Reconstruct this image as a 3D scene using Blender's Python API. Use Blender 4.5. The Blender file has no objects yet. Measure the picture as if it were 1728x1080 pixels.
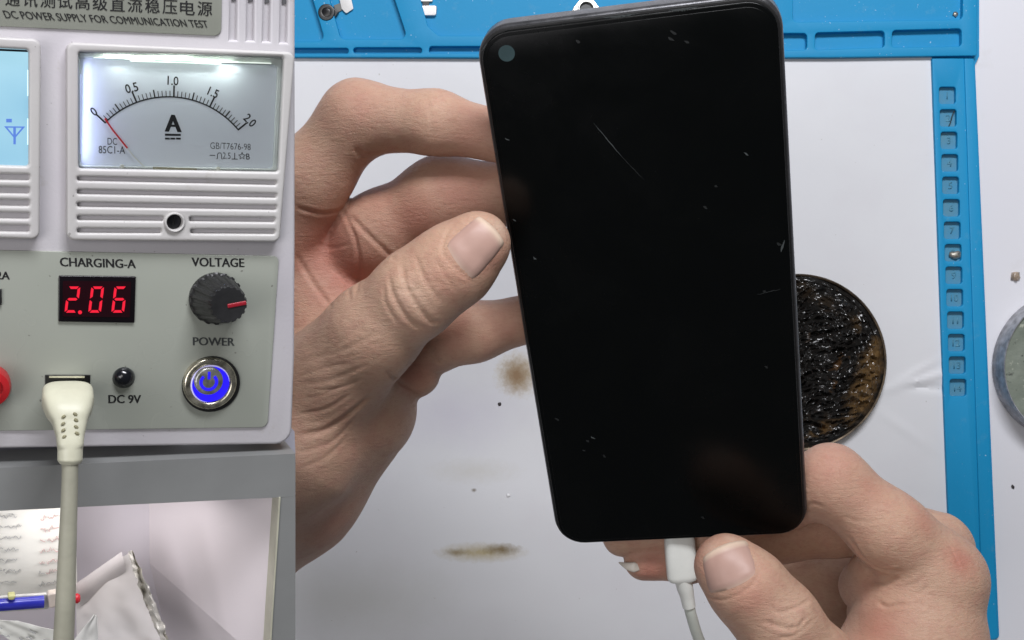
import bpy, bmesh, math, random
import numpy as np
from mathutils import Vector, Matrix, Euler
random.seed(4); rng = np.random.default_rng(4)
S = bpy.context.scene
C = S.collection
# ------------------------------------------------------------------ camera, world, lamps, exposure
CAMZ = 0.50; FPX = 2040.0; CX, CY = 864.0, 540.0
cam = bpy.data.cameras.new('camera'); cam.sensor_width = 36; cam.lens = 36*FPX/1728
cam.clip_start = 0.01; cam.clip_end = 50
co = bpy.data.objects.new('camera', cam); co.location = (0, 0, CAMZ); C.objects.link(co); S.camera = co
W = bpy.data.worlds.new('World'); S.world = W; W.use_nodes = True
bg = W.node_tree.nodes['Background']; bg.inputs[0].default_value = (0.90, 0.95, 1.0, 1); bg.inputs[1].default_value = 0.085
def area(name, loc, target, sx, sy, power, col):
    l = bpy.data.lights.new(name, 'AREA'); l.shape = 'RECTANGLE'; l.size = sx; l.size_y = sy
    l.energy = power; l.color = col
    o = bpy.data.objects.new(name, l); o.location = loc
    o.rotation_euler = (Vector(target)-Vector(loc)).to_track_quat('-Z', 'Y').to_euler(); C.objects.link(o)
    return o
area('desk_lamp', (0.10, 0.42, 0.54), (0.04, 0.0, 0.04), 0.34, 0.12, 3.9, (0.945, 0.95, 1.0))
area('ceiling_lamp', (-0.15, 0.15, 1.5), (0, 0, 0.1), 0.6, 0.4, 2.2, (1.0, 0.98, 0.95))
area('added_fill', (-0.36, -0.12, 0.95), (-0.06, -0.06, 0.15), 0.40, 0.30, 1.7, (0.99, 0.96, 1.0))  # added soft fill out of view, brightens the shelf inside and lower left
S.view_settings.view_transform = 'Standard'; S.view_settings.look = 'None'
S.view_settings.exposure = 0.0; S.view_settings.gamma = 1.0

# ------------------------------------------------------------------ points
def at(px, py, D):
    return Vector(((px-CX)/FPX*D, (CY-py)/FPX*D, CAMZ-D))
def rayd(px, py):
    return Vector(((px-CX)/FPX, (CY-py)/FPX, -1.0))
CAM = Vector((0, 0, CAMZ))
class Frame:                                            # a plane in the world with its own u, v, w axes
    def __init__(s, P0, M): s.P0 = P0; s.M = M; s.Mi = M.transposed(); s.w = M.col[2].copy()
    def loc(s, px, py, h=0.0):
        d = rayd(px, py); t = ((s.P0 + s.w*h - CAM).dot(s.w))/d.dot(s.w)
        return s.Mi @ (CAM + d*t - s.P0)
    def l2(s, px, py, h=0.0):
        v = s.loc(px, py, h); return (v.x, v.y)
    def mpp(s, px, py, h=0.0):                          # metres per pixel there
        v = s.M @ s.loc(px, py, h) + s.P0
        return (CAMZ - v.z)/FPX

# ------------------------------------------------------------------ materials
class NT:
    def __init__(s, name):
        s.m = bpy.data.materials.new(name); s.m.use_nodes = True
        s.t = s.m.node_tree; s.n = s.t.nodes; s.b = s.n['Principled BSDF']
    def new(s, t, **kw):
        n = s.n.new(t)
        for k, v in kw.items(): setattr(n, k, v)
        return n
    def link(s, a, b): s.t.links.new(a, b)
    def coord(s, out='Object'):
        return s.new('ShaderNodeTexCoord').outputs[out]
    def noise(s, scale, detail=3, rough=0.5, vec=None, dist=0.0):
        n = s.new('ShaderNodeTexNoise'); n.inputs['Scale'].default_value = scale; n.inputs['Detail'].default_value = detail
        n.inputs['Roughness'].default_value = rough; n.inputs['Distortion'].default_value = dist
        s.link(vec if vec is not None else s.coord(), n.inputs['Vector']); return n.outputs['Fac']
    def ramp(s, fac, stops):
        r = s.new('ShaderNodeValToRGB'); e = r.color_ramp.elements
        while len(e) < len(stops): e.new(0.5)
        for i, (p, c) in enumerate(stops):
            e[i].position = p; e[i].color = (*c, 1) if len(c) == 3 else c
        s.link(fac, r.inputs[0]); return r.outputs[0]
    def mix(s, fac, a, b):
        n = s.new('ShaderNodeMix', data_type='RGBA')
        for sock, v in ((n.inputs['Factor'], fac), (n.inputs[6], a), (n.inputs[7], b)):
            if hasattr(v, 'is_linked'): s.link(v, sock)
            elif isinstance(v, (int, float)): sock.default_value = v
            else: sock.default_value = (*v, 1)
        return n.outputs[2]
    def math(s, op, a, b=0.0, clamp=False):
        n = s.new('ShaderNodeMath', operation=op, use_clamp=clamp)
        for i, v in enumerate((a, b)):
            if hasattr(v, 'is_linked'): s.link(v, n.inputs[i])
            else: n.inputs[i].default_value = v
        return n.outputs[0]
    def bump(s, h, strength=0.3, dist=0.001, normal=None):
        n = s.new('ShaderNodeBump'); n.inputs['Strength'].default_value = strength; n.inputs['Distance'].default_value = dist
        s.link(h, n.inputs['Height'])
        if normal is not None: s.link(normal, n.inputs['Normal'])
        return n.outputs[0]
    def set(s, **kw):
        nm = dict(base='Base Color', rough='Roughness', metal='Metallic', spec='Specular IOR Level', normal='Normal',
                  emit='Emission Color', estr='Emission Strength', coat='Coat Weight', sss='Subsurface Weight', trans='Transmission Weight', alpha='Alpha')
        for k, v in kw.items():
            i = s.b.inputs[nm[k]]
            if hasattr(v, 'is_linked'): s.link(v, i)
            elif isinstance(v, (int, float)): i.default_value = v
            else: i.default_value = (*v, 1) if len(i.default_value) == 4 else v
        return s.m
def plain(name, col, rough=0.5, metal=0.0, spec=0.5, var=0.08, vs=120, bump=0.0, bs=900, coat=0.0, emit=None, estr=0.0):
    t = NT(name); f = t.noise(vs, 4, 0.6)
    d = tuple(max(0, c*(1-var*2)) for c in col); l = tuple(min(1, c*(1+var)) for c in col)
    t.set(base=t.ramp(f, [(0.3, d), (0.7, l)]), metal=metal, spec=spec, coat=coat)
    t.set(rough=t.ramp(t.noise(vs*1.7, 3), [(0.3, (rough*0.85,)*3), (0.7, (min(1, rough*1.15),)*3)]))
    if bump: t.set(normal=t.bump(t.noise(bs, 3), bump, 0.0003))
    if emit: t.set(emit=emit, estr=estr)
    return t.m

# ------------------------------------------------------------------ mesh helpers
def finish(name, m, mat, parent=None, smooth=35, **props):
    m.name = name
    if mat is not None:
        m.materials.clear(); m.materials.append(mat)
    if smooth:
        m.shade_smooth(); m.set_sharp_from_angle(angle=math.radians(smooth))
    o = bpy.data.objects.new(name, m); C.objects.link(o)
    if parent is not None: o.parent = parent
    for k, v in props.items(): o[k] = v
    return o
def tag(o, label, cat, group=None):
    o['label'] = label; o['category'] = cat
    if group: o['group'] = group
    return o
def empty(name, loc, M=None):
    o = bpy.data.objects.new(name, None); o.empty_display_size = 0.01
    mm = Matrix.Translation(loc)
    if M is not None: mm = mm @ M.to_4x4()
    o.matrix_world = mm; C.objects.link(o); return o
def roundpoly(pts, r, seg=5):
    n = len(pts); out = []
    rs = r if isinstance(r, (list, tuple)) else [r]*n
    for i in range(n):
        p = Vector(pts[i][:2]); a = Vector(pts[i-1][:2]); b = Vector(pts[(i+1) % n][:2]); rr = rs[i]
        if rr <= 0: out.append(tuple(p)); continue
        da = (a-p); db = (b-p); la, lb = da.length, db.length; da /= la; db /= lb
        ang = da.angle(db); d = min(rr/math.tan(ang/2), la*0.49, lb*0.49); r2 = d*math.tan(ang/2)
        bis = (da+db).normalized(); c = p + bis*(r2/math.sin(ang/2))
        s0 = p+da*d-c; s1 = p+db*d-c
        a0 = math.atan2(s0.y, s0.x); a1 = math.atan2(s1.y, s1.x); dd = (a1-a0+math.pi) % (2*math.pi)-math.pi
        for k in range(seg+1):
            t = a0+dd*k/seg; out.append((c.x+r2*math.cos(t), c.y+r2*math.sin(t)))
    return out
def parea(p): return 0.5*sum(p[i-1][0]*p[i][1]-p[i][0]*p[i-1][1] for i in range(len(p)))
def ccw(p, want=True): return p if (parea(p) > 0) == want else p[::-1]
def inset(p, d):
    """mitred offset to the left of a loop (into the solid)"""
    n = len(p); out = []
    for i in range(n):
        a, b, c = Vector(p[i-1]), Vector(p[i]), Vector(p[(i+1) % n])
        e0 = (b-a).normalized(); e1 = (c-b).normalized(); n0 = Vector((-e0.y, e0.x)); n1 = Vector((-e1.y, e1.x))
        m = n0+n1; m = m/max(m.length_squared*0.5, 0.35)
        out.append(tuple(b+m*d))
    return out
def curve_mesh(splines, z0, z1, bev=0.0, res=2):
    """solid plate from an outline and holes, top edges rounded by bev"""
    from mathutils.geometry import delaunay_2d_cdt
    K = 1000.0
    loops = []
    for i, p in enumerate(splines):
        q = [p[j] for j in range(len(p)) if (Vector(p[j])-Vector(p[j-1])).length > 2e-6]
        loops.append(ccw(q, i == 0))
    bev = min(bev, (z1-z0)*0.95)
    rings = [(0.0, z0), (0.0, z1-bev)]
    if bev > 0: rings += [(bev*(1-math.cos(math.pi/2*k/(res+1))), z1-bev+bev*math.sin(math.pi/2*k/(res+1))) for k in range(1, res+2)]
    vs, fs = [], []; tops, bots = [], []
    for p in loops:
        st = len(vs); n = len(p)
        for d, z in rings: vs += [(x, y, z) for x, y in (inset(p, d) if d else p)]
        for r in range(len(rings)-1):
            for i in range(n):
                i2 = (i+1) % n; fs.append((st+r*n+i, st+r*n+i2, st+(r+1)*n+i2, st+(r+1)*n+i))
        bots.append((st, n)); tops.append((st+(len(rings)-1)*n, n))
    def inside(pt, poly):
        c = False; x, y = pt
        for i in range(len(poly)):
            (x0, y0), (x1, y1) = poly[i-1], poly[i]
            if (y0 > y) != (y1 > y) and x < (x1-x0)*(y-y0)/(y1-y0)+x0: c = not c
        return c
    for caps, up in ((tops, True), (bots, False)):
        idx = [st+i for st, n in caps for i in range(n)]
        co = [Vector((vs[i][0]*K, vs[i][1]*K)) for i in idx]; ed = []; o = 0
        for st, n in caps: ed += [(o+i, o+(i+1) % n) for i in range(n)]; o += n
        rv, re, rf, ov, oe, of = delaunay_2d_cdt(co, ed, [], 0, 1e-6)
        polys = []; o = 0
        for st, n in caps: polys.append([tuple(c) for c in co[o:o+n]]); o += n
        for f in rf:
            g = ((sum(rv[i].x for i in f))/len(f), (sum(rv[i].y for i in f))/len(f))
            if not inside(g, polys[0]) or any(inside(g, h) for h in polys[1:]): continue
            t = []
            for i in f:
                if ov[i]: t.append(idx[ov[i][0]])
                else: vs.append((rv[i].x/K, rv[i].y/K, z1 if up else z0)); ov[i].append(0); idx.append(len(vs)-1); ov[i][0] = len(idx)-1; t.append(len(vs)-1)
            A = [Vector(vs[i][:2]) for i in t[:3]]
            pos = (A[1]-A[0]).cross(A[2]-A[0]) > 0
            fs.append(tuple(t if pos == up else t[::-1]))
    m = bpy.data.meshes.new('m'); m.from_pydata(vs, [], fs); m.update(); return m
def plate(name, pts, z0, z1, mat, parent=None, holes=(), bev=0.0, res=2, **props):
    return finish(name, curve_mesh([pts, *holes], z0, z1, bev, res), mat, parent, **props)
def circ(c, r, n=32): return [(c[0]+r*math.cos(2*math.pi*i/n), c[1]+r*math.sin(2*math.pi*i/n)) for i in range(n)]
def text_mesh(body, bold=0.0):
    c = bpy.data.curves.new('tmp', 'FONT'); c.body = body; c.offset = bold; c.extrude = 0.0; c.resolution_u = 3
    o = bpy.data.objects.new('tmp', c); C.objects.link(o)
    m = bpy.data.meshes.new_from_object(o.evaluated_get(bpy.context.evaluated_depsgraph_get()))
    bpy.data.objects.remove(o); bpy.data.curves.remove(c); return m
def lettering(body, fr, L, R, cap, h, mat, parent, bold=0.02, shear=0.0, name='lettering', capref='H'):
    """print a word on a frame's plane between pixel L and R (base line), cap height in pixels"""
    m = text_mesh(body, 0.0 if bold > 0.003 else bold)
    xs = [v.co.x for v in m.vertices]; ys = [v.co.y for v in m.vertices]
    x0, x1 = min(xs), max(xs); y0, y1 = min(ys), max(ys)
    if capref == 'H': y0, y1 = 0.0, 0.69
    a = fr.loc(*L, h); b = fr.loc(*R, h)
    up = fr.loc((L[0]+R[0])/2, (L[1]+R[1])/2-cap, h)-(a+b)/2
    d = b-a
    for v in m.vertices:
        s = (v.co.x-x0)/(x1-x0); t = (v.co.y-y0)/(y1-y0)
        v.co = a + d*s + up*t
    if bold > 0.003:                                     # heavier strokes: the word printed three times, a hair apart
        bm = bmesh.new(); q = d.normalized()*up.length*bold*1.7
        for k, sg in enumerate((-1, 0, 1)):
            c = m.copy(); c.transform(Matrix.Translation(q*sg+Vector((0, 0, k*6e-6)))); bm.from_mesh(c); bpy.data.meshes.remove(c)
        bm.to_mesh(m); bm.free()
    return finish(name, m, mat, parent, smooth=0)
def grid_mesh(fn, nu, nv, closed_u=False):
    vs = [fn(i/(nu if closed_u else nu-1), j/(nv-1)) for j in range(nv) for i in range(nu)]
    fs = []
    for j in range(nv-1):
        for i in range(nu if closed_u else nu-1):
            i2 = (i+1) % nu
            fs.append((j*nu+i, j*nu+i2, (j+1)*nu+i2, (j+1)*nu+i))
    m = bpy.data.meshes.new('m'); m.from_pydata(vs, [], fs); m.update(); return m
def lathe(profile, n=48, tilt=Vector((0, 0, 0)), wob=None):
    """profile of (r, z) about +Z; tilt is the shift of the centre per unit of z; both ends closed"""
    vs, fs = [], []
    for r, z in profile:
        for i in range(n):
            a = 2*math.pi*i/n; rr = r*(wob(i, r, z) if wob else 1)
            vs.append((rr*math.cos(a)+tilt.x*z, rr*math.sin(a)+tilt.y*z, z))
    for j in range(len(profile)-1):
        for i in range(n):
            i2 = (i+1) % n; fs.append((j*n+i, j*n+i2, (j+1)*n+i2, (j+1)*n+i))
    fs.append(tuple(range(n))[::-1]); k = (len(profile)-1)*n; fs.append(tuple(k+i for i in range(n)))
    m = bpy.data.meshes.new('m'); m.from_pydata(vs, [], fs); m.update(); return m
def shift(m, v): m.transform(Matrix.Translation(v)); return m
def catmull(pts, n):
    P = [Vector(p) for p in pts]; P = [2*P[0]-P[1]]+P+[2*P[-1]-P[-2]]; out = []
    for i in range(1, len(P)-2):
        for k in range(n):
            t = k/n; a, b, c, d = P[i-1:i+3]
            out.append(0.5*((2*b)+(c-a)*t+(2*a-5*b+4*c-d)*t*t+(3*b-a-3*c+d)*t**3))
    out.append(P[-2]); return out
def sweep(path, radii, n=20, flat=None, side=Vector((1, 0, 0))):
    """tube along path; radii one per path point; flat = thickness/width per point"""
    vs, fs = [], []
    N = len(path)
    for i, p in enumerate(path):
        t = (path[min(i+1, N-1)]-path[max(i-1, 0)]).normalized()
        s = (side-t*side.dot(t)).normalized(); u = t.cross(s)
        f = flat[i] if flat else 1.0
        for k in range(n):
            a = 2*math.pi*k/n; ca, sa = math.cos(a), math.sin(a)
            e = 0.62 if f < 0.95 else 1.0
            ca = math.copysign(abs(ca)**e, ca); sa = math.copysign(abs(sa)**e, sa)
            vs.append(p+s*(radii[i]*ca)+u*(radii[i]*f*sa))
    for j in range(N-1):
        for k in range(n):
            k2 = (k+1) % n; fs.append((j*n+k, j*n+k2, (j+1)*n+k2, (j+1)*n+k))
    fs.append(tuple(range(n))[::-1]); fs.append(tuple((N-1)*n+k for k in range(n)))
    m = bpy.data.meshes.new('m'); m.from_pydata(vs, [], fs); m.update()
    bm = bmesh.new(); bm.from_mesh(m); bmesh.ops.recalc_face_normals(bm, faces=bm.faces); bm.to_mesh(m); bm.free()
    return m
def interp(keys, n):
    """keys on even steps -> n values, smooth"""
    k = np.linspace(0, 1, len(keys)); x = np.linspace(0, 1, n); return list(np.interp(x, k, keys))
def smn(x, y, sc, seed=0):
    """cheap smooth noise for relief"""
    from mathutils import noise as mn
    return mn.noise(Vector((x*sc, y*sc, seed*7.31)))

# ================================================================== DESK
def desk_material():
    t = NT('white_desk'); f = t.noise(6, 4); f2 = t.noise(60, 5, 0.65)
    base = t.mix(f, (0.72, 0.72, 0.76), (0.79, 0.79, 0.82))
    base = t.mix(t.ramp(f2, [(0.62, (0, 0, 0)), (0.8, (0.25,)*3)]), base, (0.60, 0.58, 0.55))
    return t.set(base=base, rough=0.34, normal=t.bump(t.noise(350, 3), 0.06, 0.0004))
m = grid_mesh(lambda u, v: (-0.9+1.8*u, -0.8+1.6*v, 0.0), 2, 2)
finish('desk', m, desk_material(), kind='structure')
FL = Frame(Vector((0, 0, 0)), Matrix.Identity(3))       # the desk plane, u v w = x y z

# ------------------------------------------------------------------ blue silicone mat
def mat_material(name, dirty):
    t = NT(name); f = t.noise(25, 4)
    b = t.mix(f, (0.004, 0.25, 0.50), (0.008, 0.29, 0.57))
    if dirty: b = t.mix(t.ramp(t.noise(90, 5, 0.7), [(0.35, (0.4,)*3), (0.7, (0.75,)*3)]), b, (0.13, 0.25, 0.28))
    else: b = t.mix(t.ramp(t.noise(140, 5, 0.7), [(0.58, (0, 0, 0)), (0.78, (0.45,)*3)]), b, (0.10, 0.33, 0.52))
    sp = t.ramp(t.noise(900, 1), [(0.76, (0, 0, 0)), (0.79, (0.7,)*3)])
    b = t.mix(sp, b, (0.45, 0.62, 0.75))
    return t.set(base=b, rough=0.58, spec=0.35, normal=t.bump(t.noise(700, 3), 0.12, 0.0003))
MB2 = plain('worn_blue_silicone', (0.075, 0.25, 0.36), .6)
MB, MBD = mat_material('blue_silicone', False), mat_material('dusty_blue_silicone', True)
TR = 0.0042                                             # rim height
mat_root = empty('repair_mat', at(1200, 60, 0.4985)); tag(mat_root, 'blue silicone repair mat with trays and a column of small numbered pockets', 'repair mat')
mo = mat_root.location
def mpt(px, py, z=TR): p = FL.l2(px, py, z); return (p[0]-mo.x, p[1]-mo.y)
def mq(pts, r=0.0, z=TR): return roundpoly([mpt(*p, z) for p in pts], r)
zr = lambda z: z-mo.z
base = mq([(380, -300), (1652, -300), (1652, 95), (1645, 110), (1686, 1079), (380, 1079)], [0, 0, 0, 0, .002, 0], 0.001)
plate('base_sheet', base, zr(0.0003), zr(0.0012), mat_material('tray_blue_silicone', False), mat_root)
plate('pocket_floor', mq([(1576, 120), (1625, 120), (1642, 690), (1597, 690)], 0, .0014), zr(0.0012), zr(0.0015), MBD, mat_root)
# upper tray band: holes are the trays
trays = [mq([(330, -200), (468, -200), (549, 70), (330, 70)], .0025),
         mq([(500, -200), (600, -200), (688, 66), (575, 66)], .0025),
         mq([(632, -200), (1240, -200), (1240, 62), (722, 62)], .0025),
         mq([(1338, -200), (1626, -200), (1625, 33), (1338, 37)], .002)]
trays[2] = mq([(655, -200), (1200, -200), (1200, 60), (740, 60), (722, 44)], .0022)
slots = [mq([(330, 81), (588, 81), (588, 90.5), (330, 90.5)], .001), mq([(596, 80), (712, 80), (712, 90), (596, 90)], .0012),
         mq([(724, 78), (1000, 78), (1000, 90), (724, 90)], .0012), mq([(1290, 56), (1362, 56), (1362, 84), (1290, 86)], .0015),
         mq([(1376, 55), (1493, 52), (1493, 80), (1375, 84)], .0015), mq([(1506, 51), (1623, 48), (1623, 78), (1505, 80)], .0015)]
band = mq([(300, -300), (1650, -300), (1649, 94), (1400, 97), (1000, 98), (300, 96)], [0, 0, .001, 0, 0, 0])
plate('tray_frame', band, zr(0.0012), zr(TR), MB, mat_root, trays+slots, 0.0004)
# pocket strip on the right: two levels
cells = []
ty = lambda y: (y-161)*0.0365
for i in range(14):
    y = 161+37.95*i; x = 1599+ty(y)
    cells.append(mq([(x-14, y-14.5), (x+14, y-14.5), (x+14, y+14.5), (x-14, y+14.5)], .0011, 0.0036))
strip = mq([(1573, 98.5), (1627, 98.5), (1659, 1078), (1609, 1078), (1594, 700)], 0.0, 0.0036)
plate('pocket_strip', strip, zr(0.00155), zr(0.0036), MB, mat_root, cells, 0.00035)
edge = mq([(1627.3, 98.5), (1644, 98.5), (1685, 1080), (1659.3, 1080)], [0, 0, .002, 0], 0.0040)
plate('outer_rim', edge, zr(0.0012), zr(0.0040), MB, mat_root, bev=0.0005)
for i in range(14):
    y = 161+37.95*i; x = 1598.5+ty(y); s = str(i+1)
    tm = text_mesh(s, 0.015); xs = [v.co.x for v in tm.vertices]; wd = max(xs)-min(xs)
    sc = 0.0040; c = mpt(x, y, 0.0018)
    for v in tm.vertices: v.co = (c[0]+(v.co.x-min(xs)-wd/2)*sc*0.95, c[1]+(v.co.y-0.35)*sc, zr(0.00168))
    bm = bmesh.new(); bm.from_mesh(tm); r = bmesh.ops.extrude_face_region(bm, geom=bm.faces[:])
    bmesh.ops.translate(bm, verts=[g for g in r['geom'] if isinstance(g, bmesh.types.BMVert)], vec=(0, 0, -0.00025))
    bmesh.ops.recalc_face_normals(bm, faces=bm.faces); bm.to_mesh(tm); bm.free()
    finish('embossed_number', tm, MB2, mat_root, smooth=0)

# ------------------------------------------------------------------ white paper on the mat
def paper_material():
    t = NT('stained_paper'); co_ = t.coord()
    f = t.noise(9, 4); b = t.mix(f, (0.70, 0.71, 0.735), (0.77, 0.775, 0.79))
    b = t.mix(t.ramp(t.noise(24, 4, 0.6), [(0.5, (0, 0, 0)), (0.8, (0.28,)*3)]), b, (0.66, 0.62, 0.66))
    def blob(px, py, rx, ry, col, lo=0.35, hi=0.95, amt=1.0, dist=0.45, nsc=420):
        nonlocal b
        p = FL.loc(px, py, 0.0016)
        mp = t.new('ShaderNodeMapping'); mp.vector_type = 'POINT'
        k = 0.498/FPX
        mp.inputs['Location'].default_value = (-p.x/(rx*k), -p.y/(ry*k), 0); mp.inputs['Scale'].default_value = (1/(rx*k), 1/(ry*k), 0)
        t.link(co_, mp.inputs['Vector'])
        ln = t.new('ShaderNodeVectorMath', operation='LENGTH'); t.link(mp.outputs[0], ln.inputs[0])
        d = t.math('ADD', ln.outputs['Value'], t.math('MULTIPLY', t.math('SUBTRACT', t.noise(nsc, 6, 0.72), 0.5), dist*2))
        w = t.ramp(d, [(lo, (amt,)*3), (hi, (0, 0, 0))])
        b = t.mix(w, b, col)
    blob(874, 632, 44, 44, (0.52, 0.43, 0.26), 0.3, 1.0, 0.75)
    blob(872, 634, 33, 36, (0.25, 0.14, 0.06), 0.15, 0.95, 0.85, 0.4, 420)
    blob(812, 932, 84, 19, (0.42, 0.33, 0.13), 0.1, 1.0, 0.8, .3)
    blob(846, 927, 38, 12, (0.17, 0.11, 0.03), 0.1, 1.0, 0.85, .35)
    blob(770, 932, 25, 8, (0.24, 0.17, 0.06), 0.1, 1.0, 0.75, .35)
    blob(800, 795, 90, 26, (0.60, 0.58, 0.52), 0.1, 1.0, 0.45)
    blob(800, 827, 6, 4, (0.20, 0.16, 0.12), 0.2, 1.0, 0.9, .6)
    blob(600, 1010, 190, 80, (0.60, 0.61, 0.58), 0.1, 1.0, 0.55, .5, 40)
    blob(760, 700, 150, 70, (0.66, 0.64, 0.72), 0.1, 1.0, 0.6, .5, 40)
    b = t.mix(t.ramp(t.noise(520, 2), [(0.755, (0, 0, 0)), (0.79, (0.5,)*3)]), b, (0.36, 0.33, 0.29))
    bp = t.bump(t.noise(14, 3, 0.5), 0.25, 0.004); bp = t.bump(t.noise(420, 4), 0.10, 0.0003, bp)
    return t.set(base=b, rough=0.42, spec=0.45, normal=bp)
a0 = FL.l2(380, 96.5, 0.0016); a1 = FL.l2(1572, 96.5, 0.0016); b1 = FL.l2(1607, 1110, 0.0016); b0 = FL.l2(380, 1110, 0.0016)
pc = Vector((0, 0, 0.0016))
def pfn(u, v):
    xr = (1-v)*a1[0]+v*b1[0]; x = a0[0]+(xr-a0[0])*u; y = (1-v)*a0[1]+v*b0[1]
    k = FPX/0.498; px, py = CX+x*k, CY-y*k
    z = 0.0002*smn(x, y, 18)+0.0002
    e = math.exp(-((px-1560)/60)**2)                    # crinkles near the strip
    for (cx, cy, dx, dy, ln, wd, hh) in ((1560, 640, 1, -.28, 60, 6, .0008), (1570, 655, 1, .05, 45, 5, -.0006), (1545, 628, .9, -.5, 40, 5, .0005), (1520, 720, .7, .5, 50, 8, .0003), (1300, 520, .3, 1, 200, 9, .0002)):
        l = math.hypot(dx, dy); s = ((px-cx)*dx+(py-cy)*dy)/l; q = ((px-cx)*-dy+(py-cy)*dx)/l
        z += hh*math.exp(-(s/ln)**2-(q/wd)**2)
    return (x-pc.x, y-pc.y, z)
m = grid_mesh(pfn, 220, 190)
o = finish('paper_sheet', m, paper_material()); o.location = pc
tag(o, 'large white paper sheet with brown burn stains under the phone and hands', 'paper sheet')
pe = [FL.l2(p[0], p[1], 0.0022) for p in ((1558, 97), (1572.5, 97), (1606, 1110), (1590, 1110), (1583, 700), (1556, 640))]

# ------------------------------------------------------------------ burnt rosin tin
def rosin_material():
    t = NT('burnt_rosin'); c = t.coord()
    n1 = t.noise(130, 5, 0.6); n2 = t.noise(420, 4, 0.6)
    r = t.new('ShaderNodeVectorMath', operation='LENGTH'); t.link(c, r.inputs[0])
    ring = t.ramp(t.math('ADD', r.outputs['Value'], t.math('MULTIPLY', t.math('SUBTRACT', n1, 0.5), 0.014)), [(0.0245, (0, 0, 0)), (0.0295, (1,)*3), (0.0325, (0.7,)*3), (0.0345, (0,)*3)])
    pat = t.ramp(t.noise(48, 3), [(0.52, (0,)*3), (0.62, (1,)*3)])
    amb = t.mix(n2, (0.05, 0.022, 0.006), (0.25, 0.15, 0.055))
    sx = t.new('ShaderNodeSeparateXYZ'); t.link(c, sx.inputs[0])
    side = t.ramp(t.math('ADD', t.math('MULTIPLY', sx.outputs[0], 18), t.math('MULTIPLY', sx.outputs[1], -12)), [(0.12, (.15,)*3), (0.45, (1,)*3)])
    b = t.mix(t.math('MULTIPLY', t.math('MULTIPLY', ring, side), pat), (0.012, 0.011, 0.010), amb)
    b = t.mix(t.ramp(t.noise(100, 3, 0.5), [(0.68, (0,)*3), (0.75, (0.5,)*3)]), b, (0.13, 0.06, 0.015))
    return t.set(base=b, rough=t.ramp(n1, [(.35, (.10,)*3), (.65, (.30,)*3)]), spec=0.6, normal=t.bump(n2, 0.3, 0.0010))
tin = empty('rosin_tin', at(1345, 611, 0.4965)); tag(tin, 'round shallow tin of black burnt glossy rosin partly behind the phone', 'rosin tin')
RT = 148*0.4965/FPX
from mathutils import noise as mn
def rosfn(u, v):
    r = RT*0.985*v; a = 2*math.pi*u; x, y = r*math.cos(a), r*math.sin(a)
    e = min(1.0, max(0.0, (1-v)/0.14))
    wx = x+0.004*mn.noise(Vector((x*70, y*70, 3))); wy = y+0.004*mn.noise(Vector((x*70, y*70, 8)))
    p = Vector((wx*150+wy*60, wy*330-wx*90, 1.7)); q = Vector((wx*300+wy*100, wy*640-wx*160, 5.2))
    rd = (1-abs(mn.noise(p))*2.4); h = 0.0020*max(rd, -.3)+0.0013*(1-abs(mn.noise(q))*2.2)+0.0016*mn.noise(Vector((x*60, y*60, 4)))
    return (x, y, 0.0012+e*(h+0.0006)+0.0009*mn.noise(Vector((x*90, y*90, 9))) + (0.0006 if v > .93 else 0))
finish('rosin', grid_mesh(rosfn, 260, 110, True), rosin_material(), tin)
tinm = plain('tarnished_tin', (0.10, 0.075, 0.05), 0.38, 0.7, var=0.4, vs=200)
prof = [(RT*0.97, -0.0020), (RT*1.0, -0.0020), (RT*1.005, 0.0022), (RT*0.995, 0.0028), (RT*0.978, 0.0026), (RT*0.972, 0.0012)]
vs, fs = [], []
m = lathe(prof, 96)
bm = bmesh.new(); bm.from_mesh(m); bmesh.ops.delete(bm, geom=[f for f in bm.faces if len(f.verts) > 4], context='FACES_ONLY'); bm.to_mesh(m); bm.free()
finish('rim', m, tinm, tin)

# ------------------------------------------------------------------ second tin, cut by the right edge
def grey_flux():
    t = NT('grey_flux'); b = t.mix(t.noise(90, 5, 0.65), (0.12, 0.145, 0.12), (0.30, 0.33, 0.27))
    b = t.mix(t.ramp(t.noise(210, 4, .6), [(0.62, (0,)*3), (0.7, (0.9,)*3)]), b, (0.52, 0.54, 0.44))
    b = t.mix(t.ramp(t.noise(150, 4, .7), [(0.28, (0.9,)*3), (0.36, (0,)*3)]), b, (0.02, 0.02, 0.02))
    return t.set(base=b, rough=0.4, normal=t.bump(t.noise(260, 4), 0.5, 0.0008))
tin2 = empty('flux_tin', at(1800, 618, 0.499)); tag(tin2, 'silver rimmed round tin of grey green flux cut off by the right edge', 'flux tin')
R2 = 128*0.49/FPX
finish('flux', grid_mesh(lambda u, v: (R2*0.965*v*math.cos(2*math.pi*u), R2*0.965*v*math.sin(2*math.pi*u), 0.0095+0.0005*mn.noise(Vector((R2*v*math.cos(2*math.pi*u)*200, R2*v*math.sin(2*math.pi*u)*200, 2)))), 96, 40, True), grey_flux(), tin2)
m = lathe([(R2*0.98, -0.0009), (R2*1.0, 0.0), (R2*1.0, 0.004), (R2*0.993, 0.0095), (R2*0.982, 0.0108), (R2*0.968, 0.0106), (R2*0.962, 0.0085)], 96)
bm = bmesh.new(); bm.from_mesh(m); bmesh.ops.delete(bm, geom=[f for f in bm.faces if len(f.verts) > 4], context='FACES_ONLY'); bm.to_mesh(m); bm.free()
finish('rim', m, plain('scuffed_steel', (0.42, 0.42, 0.44), 0.5, 0.35, var=0.25, vs=260, bump=0.3, bs=500), tin2)

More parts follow.
